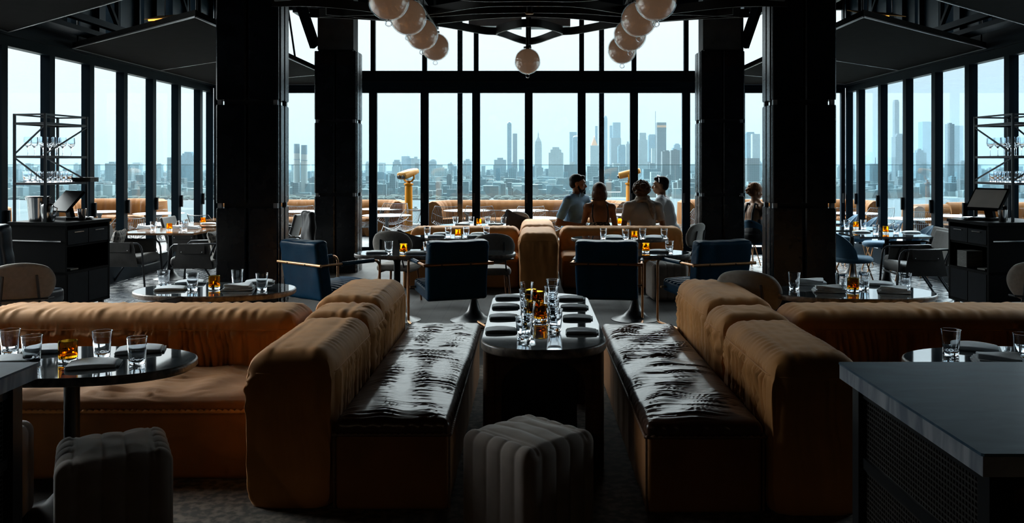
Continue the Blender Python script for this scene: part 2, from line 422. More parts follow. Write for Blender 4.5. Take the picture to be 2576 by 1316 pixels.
def _floor_tile(nt, b, L):
    tc = N(nt, 'ShaderNodeTexCoord')
    v = N(nt, 'ShaderNodeTexVoronoi'); v.feature = 'DISTANCE_TO_EDGE'; v.inputs['Scale'].default_value = 11; v.inputs['Randomness'].default_value = 0.25
    L(tc.outputs['Object'], v.inputs[0])
    v2 = N(nt, 'ShaderNodeTexVoronoi'); v2.inputs['Scale'].default_value = 11; v2.inputs['Randomness'].default_value = 0.25; L(tc.outputs['Object'], v2.inputs[0])
    st = N(nt, 'ShaderNodeMapRange'); st.inputs[1].default_value = 0.0; st.inputs[2].default_value = 0.06; L(v.outputs['Distance'], st.inputs[0])
    mx = N(nt, 'ShaderNodeMixRGB'); mx.inputs[1].default_value = (0.07, 0.075, 0.08, 1); mx.inputs[2].default_value = (0.030, 0.036, 0.044, 1)
    L(st.outputs[0], mx.inputs[0]); L(mx.outputs[0], b.inputs['Base Color'])
    sp = N(nt, 'ShaderNodeSeparateColor'); L(v2.outputs['Color'], sp.inputs[0])
    r = N(nt, 'ShaderNodeMapRange'); r.inputs[3].default_value = 0.16; r.inputs[4].default_value = 0.34; L(sp.outputs[0], r.inputs[0]); L(r.outputs[0], b.inputs['Roughness'])
    bp = N(nt, 'ShaderNodeBump'); bp.inputs['Strength'].default_value = 0.7; bp.inputs['Distance'].default_value = 0.006
    ad = N(nt, 'ShaderNodeMath', operation='ADD'); L(st.outputs[0], ad.inputs[0]); L(sp.outputs[1], ad.inputs[1]); L(ad.outputs[0], bp.inputs['Height']); L(bp.outputs[0], b.inputs['Normal'])
node_mat('floor_tile', _floor_tile)
def _rug(nt, b, L):
    tc = N(nt, 'ShaderNodeTexCoord'); n = N(nt, 'ShaderNodeTexNoise'); n.inputs['Scale'].default_value = 22; n.inputs['Detail'].default_value = 6; L(tc.outputs['Object'], n.inputs[0])
    cr = N(nt, 'ShaderNodeValToRGB'); cr.color_ramp.elements[0].position = 0.42; cr.color_ramp.elements[0].color = (0.035, 0.028, 0.022, 1); cr.color_ramp.elements[1].position = 0.62; cr.color_ramp.elements[1].color = (0.13, 0.10, 0.075, 1)
    L(n.outputs[0], cr.inputs[0]); L(cr.outputs[0], b.inputs['Base Color']); b.inputs['Roughness'].default_value = 0.9
node_mat('rug', _rug)
def marble(name, c0, c1, rough, scale=3.0, stretch=(1, 1, 1), rv=0.0, coat=0.0, dist=1.5):
    def f(nt, b, L):
        tc = N(nt, 'ShaderNodeTexCoord'); mp = N(nt, 'ShaderNodeMapping'); mp.inputs['Scale'].default_value = stretch; L(tc.outputs['Object'], mp.inputs[0])
        n = N(nt, 'ShaderNodeTexNoise'); n.inputs['Scale'].default_value = scale; n.inputs['Detail'].default_value = 9; n.inputs['Distortion'].default_value = dist; L(mp.outputs[0], n.inputs[0])
        cr = N(nt, 'ShaderNodeValToRGB'); cr.color_ramp.elements[0].position = 0.38; cr.color_ramp.elements[0].color = c0 + (1,); cr.color_ramp.elements[1].position = 0.66; cr.color_ramp.elements[1].color = c1 + (1,)
        L(n.outputs[0], cr.inputs[0]); L(cr.outputs[0], b.inputs['Base Color']); b.inputs['Roughness'].default_value = rough
        b.inputs['Coat Weight'].default_value = coat; b.inputs['Coat Roughness'].default_value = 0.03
        if rv:
            r = N(nt, 'ShaderNodeMapRange'); r.inputs[3].default_value = rough; r.inputs[4].default_value = rough + rv; L(n.outputs[0], r.inputs[0]); L(r.outputs[0], b.inputs['Roughness'])
    node_mat(name, f)
marble('marble_table', (0.040, 0.046, 0.050), (0.095, 0.105, 0.110), 0.03, 9, rv=0.03, coat=1.0)
marble('marble_table_edge', (0.09, 0.075, 0.065), (0.30, 0.25, 0.21), 0.35, 12)
marble('marble_counter', (0.034, 0.082, 0.135), (0.100, 0.180, 0.260), 0.26, 2.2, (1, 3.0, 1), rv=0.10)
marble('marble_counter_edge', (0.16, 0.19, 0.24), (0.46, 0.48, 0.52), 0.5, 2.4, (1, 4.0, 0.6))
def _plaid(nt, b, L):
    tc = N(nt, 'ShaderNodeTexCoord'); mp = N(nt, 'ShaderNodeMapping'); L(tc.outputs['Object'], mp.inputs[0])
    w1 = N(nt, 'ShaderNodeTexWave'); w1.inputs['Scale'].default_value = 5; w1.bands_direction = 'X'; L(mp.outputs[0], w1.inputs[0])
    w2 = N(nt, 'ShaderNodeTexWave'); w2.inputs['Scale'].default_value = 5; w2.bands_direction = 'Z'; L(mp.outputs[0], w2.inputs[0])
    m = N(nt, 'ShaderNodeMath', operation='MULTIPLY'); L(w1.outputs['Fac'], m.inputs[0]); L(w2.outputs['Fac'], m.inputs[1])
    cr = N(nt, 'ShaderNodeValToRGB'); cr.color_ramp.elements[0].color = (0.20, 0.18, 0.16, 1); cr.color_ramp.elements[1].position = 0.35; cr.color_ramp.elements[1].color = (0.045, 0.043, 0.042, 1)
    L(m.outputs[0], cr.inputs[0]); L(cr.outputs[0], b.inputs['Base Color']); b.inputs['Roughness'].default_value = 0.9
node_mat('plaid', _plaid)
def _dress(nt, b, L):
    tc = N(nt, 'ShaderNodeTexCoord'); v = N(nt, 'ShaderNodeTexVoronoi'); v.inputs['Scale'].default_value = 34; L(tc.outputs['Object'], v.inputs[0])
    cr = N(nt, 'ShaderNodeValToRGB'); cr.color_ramp.elements[0].position = 0.30; cr.color_ramp.elements[0].color = (0.36, 0.28, 0.20, 1); cr.color_ramp.elements[1].position = 0.42; cr.color_ramp.elements[1].color = (0.018, 0.014, 0.012, 1)
    L(v.outputs['Distance'], cr.inputs[0]); L(cr.outputs[0], b.inputs['Base Color']); b.inputs['Roughness'].default_value = 0.85
node_mat('dress_print', _dress)
def _terrace(nt, b, L):
    tc = N(nt, 'ShaderNodeTexCoord'); br = N(nt, 'ShaderNodeTexBrick'); br.offset = 0; br.inputs['Scale'].default_value = 1; br.inputs['Brick Width'].default_value = 0.9; br.inputs['Row Height'].default_value = 0.9
    br.inputs['Mortar Size'].default_value = 0.008; br.inputs['Color1'].default_value = (0.075, 0.075, 0.075, 1); br.inputs['Color2'].default_value = (0.068, 0.07, 0.072, 1); br.inputs['Mortar'].default_value = (0.15, 0.15, 0.15, 1)
    L(tc.outputs['Object'], br.inputs[0]); L(br.outputs[0], b.inputs['Base Color']); b.inputs['Roughness'].default_value = 0.7
node_mat('terrace_tile', _terrace)
def _cane(nt, b, L):
    tc = N(nt, 'ShaderNodeTexCoord'); mp = N(nt, 'ShaderNodeMapping'); mp.inputs['Scale'].default_value = (1, 1, 1); L(tc.outputs['Object'], mp.inputs[0])
    b.inputs['Base Color'].default_value = (0.025, 0.022, 0.020, 1); b.inputs['Roughness'].default_value = 0.4
node_mat('cane', _cane)
# ================================================================== THE ROOM
DT, TB, UB, CEIL = 3.07, 3.07, 3.46, 4.95       # door head, transom bottom / top, ceiling
EY = -3.0                                        # wall behind the camera
struct(MB().box(-3.36, 3.36, EY, WB + 0.15, -0.2, 0.0).build('floor', 'floor_wood', smooth=False))
struct(MB().box(-WX - 0.1, -3.36, EY, WB + 0.15, -0.2, 0.0).build('floor_strip_west', 'floor_tile', smooth=False))
struct(MB().box(3.36, WX + 0.1, EY, WB + 0.15, -0.2, 0.0).build('floor_strip_east', 'floor_tile', smooth=False))
struct(MB().box(-WX - 0.4, WX + 0.4, EY, WB + 1.0, CEIL, CEIL + 0.3).build('ceiling', 'ceiling_dark', smooth=False))
struct(MB().box(-WX - 0.4, WX + 0.4, EY - 0.2, EY, 0, CEIL).build('wall_behind', 'ceiling_dark', smooth=False))
YNS = {'left': 5.3, 'right': 6.3}
YN = 6.3                                         # nearest window panel of the side walls
struct(MB().box(-WX - 0.25, -WX, EY, YNS['left'], 0, CEIL).build('wall_left', 'ceiling_dark', smooth=False))
struct(MB().box(WX, WX + 0.25, EY, YN, 0, CEIL).build('wall_right', 'ceiling_dark', smooth=False))
o = MB().box(-2.2, 2.6, 2.6, 7.4, 0.0, 0.008).build('rug', 'rug', smooth=False)
tag(o, 'dark worn patterned rug under the velvet booth seating', 'rug')

def window_panel(name, a, b, z0, z1, side, fw=0.075, rail=0.10, bottom=0.14, pane='pane_clear', depth=0.08, handle=True, mid=None):
    """a framed pane from a to b along a wall; side: 'back', 'left', 'right'"""
    def B(mb, u0, u1, v0, v1, d0=-depth / 2, d1=depth / 2):
        if side == 'back': mb.box(u0, u1, WB + 0.06 + d0, WB + 0.06 + d1, v0, v1)
        else:
            x = (-WX - 0.06) if side == 'left' else (WX + 0.06)
            mb.box(x + d0, x + d1, u0, u1, v0, v1)
    m = MB()
    B(m, a, a + fw, z0, z1); B(m, b - fw, b, z0, z1)
    B(m, a + fw, b - fw, z1 - rail, z1); B(m, a + fw, b - fw, z0, z0 + bottom)
    fr = struct(m.build(name, 'window_frame', smooth=False))
    p = MB()
    if side == 'back': p.add([(a + fw, WB + .06, z0 + bottom), (b - fw, WB + .06, z0 + bottom), (b - fw, WB + .06, z1 - rail), (a + fw, WB + .06, z1 - rail)], [(0, 1, 2, 3)])
    else:
        x = (-WX - 0.06) if side == 'left' else (WX + 0.06)
        p.add([(x, a + fw, z0 + bottom), (x, b - fw, z0 + bottom), (x, b - fw, z1 - rail), (x, a + fw, z1 - rail)], [(0, 1, 2, 3)])
    p.build('window_pane', pane, fr, smooth=False)
    if handle:
        h = MB()
        if side == 'back': h.box(b - 0.055, b - 0.025, WB - 0.03, WB + 0.02, 0.98, 1.16)
        else:
            s = 1 if side == 'left' else -1
            x = -s * WX
            h.box(min(x, x + s * .04), max(x, x + s * .04), a + 0.02, a + 0.05, 0.98, 1.18)
        h.build('window_handle', 'black_metal', fr, smooth=False)
    return fr
k = 0
# back wall: folding doors between the piers; frame edges taken from the mullions
edges = [(-2.985 - 1.0 * i) for i in (3, 2, 1)] + [wx(p, WB) for p in (937.5, 1067.5, 1197.5, 1330, 1463.5, 1595.5, 1727)] + [2.985 + 1.0 * i for i in (1, 2, 3)]
edges = [-WX, wx(628, WB), wx(727, WB) - .25, wx(806, WB)] + edges[3:10] + [wx(1865, WB), wx(1985, WB), wx(2060, WB), WX]
for i in range(len(edges) - 1):
    k += 1
    window_panel('window_%d' % k, edges[i], edges[i + 1], 0.0, DT + 0.09, 'back', rail=0.09, mid=None)
for i in range(len(edges) - 1):
    k += 1
    window_panel('window_%d' % k, edges[i], edges[i + 1], UB, CEIL, 'back', fw=0.045, rail=0.3, bottom=0.03, handle=False)
struct(MB().box(-WX, WX, WB - 0.02, WB + 0.16, DT + 0.09, UB).build('trim_1', 'window_frame', smooth=False))
struct(MB().box(-WX, WX, WB - 0.05, WB + 0.1, DT + 0.20, DT + 0.215).build('trim_2', 'black_metal', smooth=False))
# side walls: tall panels one metre wide
n = 0
for side, s in (('left', -1), ('right', 1)):
    YN = YNS[side]; y = YN
    while y < WB - 0.3:
        n += 1; k += 1
        y1 = min(math.floor(y + 1.001), WB)
        if WB - y1 < 0.3: y1 = WB
        window_panel('window_%d' % k, y, y1, 0.16, DT + 0.12, side, fw=0.06, rail=0.12, bottom=0.10, pane='pane_side' if side == 'left' else 'pane_reflecting', depth=0.12)
        y = y1
    x0, x1 = sorted((s * WX, s * (WX + 0.2)))
    struct(MB().box(x0, x1, YN, WB, 0, 0.16).build('baseboard_%s' % side, 'window_frame', smooth=False))
    m = MB().box(x0 - (0.05 if s > 0 else 0), x1 + (0.05 if s < 0 else 0), YN, WB, DT + 0.12, DT + 0.46)
    struct(m.build('trim_%d' % (n + 3), 'window_frame', smooth=False))
    # clerestory wall over the header: narrow slits; two nearest openings unseen, widened to let in light
    slits = [(6.5, 8.2), (8.5, 9.8), (11.35, 11.68), (12.38, 12.64), (13.46, 13.62), (14.4, 14.58), (15.5, 15.7)]
    m = MB(); prev = YN
    for a, b in slits:
        m.box(x0, x1, prev, a, DT + 0.46, CEIL); prev = b
    m.box(x0, x1, prev, WB, DT + 0.46, CEIL)
    for yy in np.arange(4, WB, 0.62):
        xa = s * WX; m.box(min(xa, xa - s * .07), max(xa, xa - s * .07), yy, yy + .05, DT + 0.46, CEIL)
    struct(m.build('wall_%s_clerestory' % side, 'clerestory_blue', smooth=False))
    for a, b in slits:
        k += 1
        x = s * (WX + 0.1)
        struct(MB().add([(x, a, DT + .46), (x, b, DT + .46), (x, b, CEIL), (x, a, CEIL)], [(0, 1, 2, 3)]).build('window_%d' % k, 'pane_clear', smooth=False))
# truss beams along the clerestory
for s, nm in ((-1, 'ice bucket'), (1, 'touch screen')):
    t = thing('steel_truss', 'dark steel truss over the window wall on the %s side' % nm, 'truss', (s * (WX - 0.35), 0, 0), 0, 'steel trusses over the side windows')
    MB().box(-.05, .05, 4.0, WB, 3.52, 3.60).build('lower_chord', 'window_frame', t, smooth=False)
    MB().box(-.06, .06, 4.0, WB, 4.72, 4.92).build('upper_chord', 'window_frame', t, smooth=False)
    for i, y in enumerate((5.0, 8.0, 10.9, 13.9)):
        MB().bar((0, y, 4.75), (0, y + 1.1, 3.6), 0.05).build('diagonal_brace', 'window_frame', t, smooth=False)
        MB().bar((0, y + 1.1, 3.6), (0, y + 1.1, 4.75), 0.04).build('upright', 'window_frame', t, smooth=False)
    # ladder of the soffit against the header
    MB().box(-.16, .10, 4.0, WB, 3.36, 3.42).build('ledge', 'window_frame', t, smooth=False)

# canopies: thin suspended soffit plates with bright metal edge
CZ = 3.22
def canopy(name, poly, label, seams):
    t = thing(name, label, 'ceiling panel', (0, 0, 0), 0, 'suspended soffit panels by the side windows')
    MB().prism(poly, CZ, CZ + 0.07).build('soffit_panel', 'canopy', t, smooth=False)
    m = MB(); n = len(poly)
    for i in range(n):
        a, b = poly[i], poly[(i + 1) % n]
        m.bar((a[0], a[1], CZ - 0.004), (b[0], b[1], CZ - 0.003), 0.016, 0.014)
    m.build('edge_trim', 'canopy_trim', t, smooth=False)
    for a, b in seams:
        MB().bar((a[0], a[1], CZ - 0.003), (b[0], b[1], CZ - 0.003), 0.022, 0.010).build('seam_trim', 'canopy_trim', t, smooth=False)
    for x, y in poly:
        m = MB(); cx = sum(p[0] for p in poly) / n; cyy = sum(p[1] for p in poly) / n
        m.tube([(x * .97 + cx * .03, y * .97 + cyy * .03, CZ), (x * .97 + cx * .03, y * .97 + cyy * .03, CEIL)], 0.012, 6).build('hanger_rod', 'black_metal', t)
XI = 3.42
def mir(p, s): return [(s * x, y) for x, y in p]
dz = (CZ - H)
def cp(px, py):
    Y = dz * F / (HY - py); return (wx(px, Y), Y)
for s, nm, c1, q1, q2 in ((-1, 'ice bucket', (-5.93, 11.35), (-5.9, 14.0), (-XI, 11.8)), (1, 'touch screen', (5.93, 11.35), (5.9, 14.0), (XI, 11.8))):
    near_in = (s * XI, 8.95)
    far = [c1, near_in, (s * XI, WB - 0.1), (s * 5.93, WB - 0.1)]
    if s > 0: far = far[::-1]
    canopy('soffit_canopy', far, 'dark suspended soffit along the %s side, further one past the slanting gap' % nm,
           [(q1, q2), ((s * XI, 14.6), (s * 5.9, 16.4))])
    near = [(s * 5.93, 9.95), (s * 5.93, 3.4), (s * 2.2, 3.4), (s * 2.2, 6.6), (s * 4.0, 8.25)]
    if s > 0: near = near[::-1]
    canopy('soffit_canopy', near, 'dark suspended soffit over the %s side cart, cut off by the picture top' % nm, [])

# ------------------------------------------------------------------ columns
JO = [0.0, 1.27, 2.36, 3.50, 4.62]
def column(x0, x1, y0, y1, label, joints, top_narrow=None):
    t = thing('clad_column', label, 'column', ((x0 + x1) / 2, (y0 + y1) / 2, 0), 0, 'dark steel clad columns'); t['kind'] = 'structure'
    hx, hy = (x1 - x0) / 2, (y1 - y0) / 2
    MB().box(-hx + .075, hx - .075, -hy + .075, hy - .075, 0, CEIL).build('core', 'column_core', t, smooth=False)
    g, th = 0.022, 0.05
    for a, b in zip(joints[:-1], joints[1:]):
        if top_narrow and a >= top_narrow - .01: continue
        m = MB()
        z0, z1 = a + (0.027 if a > 0 else 0), b - 0.027
        for sx in (-1, 1):
            for (u0, u1) in ((-hx + 0.02, -g), (g, hx - 0.02)):
                pass
        def plate(cx, cyy, w, d, zz0, zz1):
            c = .014
            poly = [(cx - w/2 + c, cyy - d/2), (cx + w/2 - c, cyy - d/2), (cx + w/2, cyy - d/2 + c), (cx + w/2, cyy + d/2 - c), (cx + w/2 - c, cyy + d/2), (cx - w/2 + c, cyy + d/2), (cx - w/2, cyy + d/2 - c), (cx - w/2, cyy - d/2 + c)]
            m.prism(poly, zz0 + .01, zz1 - .01)
            q = [(cx + (x - cx) * .985, cyy + (y - cyy) * .9) for x, y in poly]
            m.prism(q, zz0, zz1)
        w = (2 * hx - g - 0.02) / 2
        for sx in (-1, 1):
            cx = sx * (g / 2 + w / 2)
            plate(cx, -hy + th / 2, w, th, z0, z1); plate(cx, hy - th / 2, w, th, z0, z1)
        d = (2 * hy - 2 * th - 0.024 - g) / 2
        for sy in (-1, 1):
            cc = sy * (g / 2 + d / 2)
            plate(-hx + th / 2, cc, th, d, z0, z1); plate(hx - th / 2, cc, th, d, z0, z1)
        m.build('cladding_panel', 'column_panel', t, angle=30)
        if a > 0:
            mm = MB()
            for sx in (-1, 1):
                for sy in (-1, 1):
                    mm.box(sx * (hx - .045) - .022, sx * (hx - .045) + .022, sy * (hy - .045) - .022, sy * (hy - .045) + .022, a - .0265, a + .0265)
            mm.build('joint_bracket', 'duct_steel', t, smooth=False)
    if top_narrow:
        MB().box(-hx + .05, hx - .06, -hy + .05, hy - .1, top_narrow, CEIL).build('bare_top', 'concrete_core', t, smooth=False)
    # base block
    MB().box(-hx + .05, hx - .05, -hy + .05, hy - .05, 0, 0.10).build('plinth', 'black_metal', t, smooth=False)
YO, YI = 9.2, 13.75
column(wx(540, YO), wx(702, YO), YO, YO + 0.42, 'thick dark steel column nearest the table below the twin chimneys view', JO)
column(wx(1941, YO), wx(2107, YO), YO, YO + 0.42, 'thick dark steel column beside the seated woman in black, nearer one', JO)
JI = [0.0, 1.23, 2.39, 3.52]
column(wx(789, YI), wx(897, YI), YI, YI + 0.52, 'dark steel column behind the turned blue armchair with bare top', JI, 3.52)
column(wx(1762, YI), wx(1875, YI), YI, YI + 0.52, 'dark steel column between the white T-shirt man and the woman in black', JI, 3.52)
# slanted brace beams next to the inner columns
for s, nm in ((-1, 'ice bucket'), (1, 'touch screen')):
    o = MB().bar((s * 3.72, 13.2, 4.95), (s * 3.42, 14.0, 3.6), 0.05, 0.17).bar((s * 3.80, 13.3, 4.95), (s * 3.50, 14.1, 3.6), 0.03, 0.10).build('brace_beam', 'window_frame', smooth=False)
    o.location.z = 0
    tag(o, 'slanted dark brace beam beside the column top, %s side' % nm, 'beam', 'slanted brace beams')
    o = MB().bar((s * 3.62, 12.6, 4.94), (s * 3.46, 12.9, 3.3), 0.02).build('tension_rod', 'window_frame', smooth=False)
    tag(o, 'thin slanted hanger rod behind the thick column, %s side' % nm, 'rod', 'hanger rods')
# exterior posts seen through the back doors
for px, lb in ((1157.5, 'dark slim post outside the doors between viewer and long table'), (1513, 'dark slim post outside the doors behind the bob haired woman')):
    Y = WB + 1.3
    o = MB().box(wx(px, Y) - .05, wx(px, Y) + .05, Y - .05, Y + .05, 0, 5.2).build('steel_post', 'column_panel', smooth=False)
    tag(o, lb, 'post', 'slim posts outside the doors')
# ducts
o = MB().tube([(wx(1080, 14.3), 14.3, 4.74), (-.3, 14.3, 4.73), (.3, 14.5, 4.74)], 0.20, 18).build('foil_duct', 'duct_foil'); tag(o, 'crumpled silver foil air duct above the wavy chandelier', 'duct')
for a, b, lb in ((1180, 1312, 'grey boxed air duct with seams above the chandelier stem'), (1336, 1434, 'grey boxed air duct with open end beyond the stem')):
    o = MB().box(wx(a, 15.2), wx(b, 15.2), 15.1, 15.5, 4.10, 4.32).build('box_duct', 'duct_steel', smooth=False); tag(o, lb, 'duct', 'grey boxed ducts'); [MB().box(wx(q_, 15.2) - .012, wx(q_, 15.2) + .012, 15.28, 15.32, 4.31, CEIL).build('strap', 'black_metal', o, smooth=False) for q_ in (a + 12, b - 12)]
for a, b, lb in ((736, 800, 'pale grey ceiling beam with dark slot near the chimneys side column'), (1872, 1925, 'pale grey ceiling beam near the seated woman side column')):
    o = MB().box(wx(a, 14.6), wx(b, 14.6), 14.6, 15.0, 4.25, 4.42).box(wx(a, 14.6) + .08, wx(b, 14.6), 14.55, 14.6, 4.32, 4.36).build('ceiling_beam', 'duct_steel', smooth=False); tag(o, lb, 'beam', 'pale ceiling beams')
o = MB().box(-5.5, 5.5, 12.8, 13.1, 4.60, 4.95).build('ceiling_girder', 'ceiling_dark', smooth=False); tag(o, 'wide black girder across the ceiling above the doors', 'beam')

# ================================================================== CHANDELIER
t = thing('chandelier', 'wavy dark metal band chandelier frame with central stem', 'chandelier', (0, 8.8, CEIL))
def band(name, pts, h=0.085, th=0.02, closed=False):
    m = MB(); n = len(pts); P = [Vector((x, y - 8.8, z - CEIL)) for x, y, z in pts]
    vs = []; fs = []
    for i in range(n):
        if closed: d = P[(i + 1) % n] - P[i - 1]
        else: d = P[min(i + 1, n - 1)] - P[max(i - 1, 0)]
        q = Vector((-d.y, d.x, 0)).normalized() * th / 2
        for w, z in ((q, -h / 2), (-q, -h / 2), (-q, h / 2), (q, h / 2)): vs.append(P[i] + w + Vector((0, 0, z)))
    for i in range(n if closed else n - 1):
        j = (i + 1) % n
        for a in range(4): fs.append((i*4 + a, i*4 + (a+1) % 4, j*4 + (a+1) % 4, j*4 + a))
    if not closed: fs += [(0, 1, 2, 3), ((n-1)*4 + 3, (n-1)*4 + 2, (n-1)*4 + 1, (n-1)*4)]
    m.add(vs, fs).build(name, 'chandelier_metal', t, angle=50)
def spl(pts, n=14):
    out = []; P = [Vector(p) for p in pts]; P = [P[0] * 2 - P[1]] + P + [P[-1] * 2 - P[-2]]
    for i in range(1, len(P) - 2):
        a, b, c, d = P[i-1:i+3]
        for k in range(n):
            u = k / n; out.append(0.5 * ((2*b) + (-a + c)*u + (2*a - 5*b + 4*c - d)*u*u + (-a + 3*b - 3*c + d)*u*u*u))
    out.append(P[-2]); return out
ZF = 3.22
zz = lambda L: [(x, y, ZF) for x, y in L]
band('lens_band', [p for p in spl(zz([(-.375, 9.95), (-.30, 10.12), (0, 10.75), (.30, 10.12), (.375, 9.95)]), 10)])
for s in (-1, 1):
    band('wavy_band', spl(zz([(0, 9.35), (s * .13, 9.42), (s * .34, 9.78), (s * .375, 9.95)]), 10))
    band('wavy_band', spl(zz([(s * .375, 9.95), (s * .55, 9.85), (s * .95, 9.35), (s * 1.35, 9.05), (s * 1.8, 8.85), (s * 2.2, 8.75)]), 10))
    band('wavy_band', spl(zz([(0, 8.72), (s * .45, 8.85), (s * .9, 9.12), (s * 1.0, 9.15), (s * 1.4, 8.98), (s * 2.0, 8.6)]), 10))
    band('wavy_band', spl(zz([(0, 8.5), (s * .5, 8.55), (s * .98, 8.72), (s * 1.5, 8.62), (s * 2.1, 8.75)]), 10))
    band('wavy_band', spl(zz([(0, 8.14), (s * .45, 8.2), (s * .98, 8.6), (s * 1.3, 8.6), (s * 1.9, 8.2), (s * 2.4, 8.15)]), 10))
    band('wavy_band', spl(zz([(0, 7.9), (s * .5, 7.9), (s * .98, 7.55), (s * 1.6, 7.6), (s * 2.3, 7.9)]), 10))
    band('wavy_band', spl(zz([(0, 6.9), (s * .5, 7.0), (s * .98, 7.5), (s * 1.3, 7.5), (s * 1.9, 7.1), (s * 2.3, 6.9)]), 10))
    GL_ = [(978, 53), (1027, 47), (1062, 41), (1095, 36)] if s < 0 else [(1650, 54), (1607, 46), (1585, 42), (1565, 37)]
    GP_ = [(wx(q_, .152 * F / r_), .152 * F / r_) for q_, r_ in GL_]
    band('wavy_band', spl(zz([(GP_[0][0], GP_[0][1] - .5)] + GP_ + [(GP_[-1][0], GP_[-1][1] + .25)]), 8))
    band('wavy_band', spl(zz([(0, 6.6), (s * .5, 6.5), (s * .98, 6.15), (s * 1.6, 6.2), (s * 2.2, 6.5)]), 10))
MB().tube([(0, 8.5 - 8.8, -.02), (0, 8.5 - 8.8, 3.05 + .12 - CEIL)], 0.035, 14).build('stem', 'chandelier_metal', t)
MB().lathe([(.036, 0), (.040, .004), (.036, .02)], 20, (0, 8.5 - 8.8, 3.165 - CEIL)).lathe([(.036, 0), (.042, .004), (.036, .02)], 20, (0, 8.5 - 8.8, 3.42 - CEIL)).build('collar_ring', 'lamp_bronze', t)
MB().tube([(-.023, 9.98 - 8.8, -.02), (-.023, 9.98 - 8.8, 3.0 - CEIL)], 0.02, 10).bar((-.023, 9.98 - 8.8, 3.20 - CEIL), (-.023, 10.7 - 8.8, 3.20 - CEIL), .02).build('drop_rod', 'chandelier_metal', t)
for s in (-1, 1):
    for y in (6.2, 7.1, 8.0, 9.05): MB().tube([(s * .98, y - 8.8, -.02), (s * .98, y - 8.8, ZF + .02 - CEIL)], 0.010, 6).build('suspension_wire', 'black_metal', t)
def globe_proto():
    g = thing('globe_lamp', '', 'lamp')
    MB().ell((0, 0, 0), (.142, .142, .142), seg=40, rings=24).build('milk_globe', 'milk_glass', g, angle=None)
    MB().ell((0, 0, 0), (.1495, .1495, .1495), seg=40, rings=24).build('outer_glass_globe', 'globe_shell', g, angle=None)
    MB().lathe([(.0, .150), (.045, .149), (.045, .165), (.018, .17), (.018, .40), (0, .40)], 20).build('cap', 'chandelier_metal', g)
    MB().tube([(.022 * math.cos(a), 0, -.168 + .022 * math.sin(a)) for a in np.linspace(0, 2 * PI, 17)[:-1]], .005, 6, closed=True).build('pull_ring', 'tumbler_glass', g)
    return Proto(g)
pane_mat('globe_shell', (0.97, 0.97, 0.97), 1.3)
gp = globe_proto()
names = ['largest, cut by the top edge', 'second from the top edge', 'third from the top edge', 'smallest and lowest']
for s, nm in ((-1, 'chimneys side'), (1, 'gold pyramid side')):
    L = [(978, 0, 53), (1027, 43, 47), (1062, 86, 41), (1095, 118, 36)] if s < 0 else [(1650, 0, 54), (1607, 48, 46), (1585, 88, 42), (1565, 125, 37)]
    for (px, py, r), nn in zip(L, names):
        Y = .152 * F / r
        gp.put((wx(px, Y), Y, wz(py, Y)), 0, 'milky glass globe of the %s row, %s' % (nm, nn), 'milky globe lamps of the chandelier')
Y = .152 * F / 33.5
gp.put((wx(1327, Y), Y, wz(154, Y)), 0, 'single milky glass globe hanging alone from the lens shaped band', 'milky globe lamps of the chandelier')
# bronze plate lamps in the gaps above the soffits
for s, nm, px, py in ((-1, 'ice bucket', 437, 52), (1, 'touch screen', 2205, 45)):
    Y = 9.6; x = wx(px, Y); z = wz(py, Y) + .03
    t = thing('plate_lamp', 'bronze plate lamp with glowing amber tube, %s side' % nm, 'lamp', (x, Y, z), s * R(20), 'bronze plate lamps above the soffits')
    MB().obox((0, 0, .02), (.62, .22, .008), Matrix.Rotation(R(18), 3, 'X')).build('reflector_plate', 'lamp_bronze', t, smooth=False)
    MB().tube([(-.30, -.05, -.015), (.12, -.05, -.015)], .011, 10).build('glow_tube', 'bulb_glow', t)
    for dx in (-.12, .22):
        MB().tube([(dx, 0, .02), (dx * .7, 0, CEIL - z)], .007, 6).build('hanger_rod', 'steel', t)

# added pendant lamps, unseen behind the camera, for warm fill light
for x in (-3.2, -1.2):
    t = thing('fill_pendant', 'added dark metal pendant fill lamp, unseen behind the viewer', 'lamp', (x, -1.6, 2.55), 0, 'added fill pendants')
    MB().lathe([(.02, .20), (.05, .19), (.20, .0), (.195, .0), (.045, .18), (.02, .19)], 28).build('shade', 'black_metal', t, angle=50)
    MB().tube([(0, 0, .19), (0, 0, CEIL - 2.55)], .006, 6).build('cable', 'black_metal', t)
    MB().ell((0, 0, .12), (.03, .03, .035), seg=14, rings=8).build('bulb', 'fill_bulb', t)
    d = bpy.data.lights.new('fill_light', 'POINT'); d.energy = 3.6; d.color = (1.0, .74, .48); d.shadow_soft_size = .02
    o = bpy.data.objects.new('fill_light', d); C.objects.link(o); o.parent = t; o.location = (0, 0, .065)
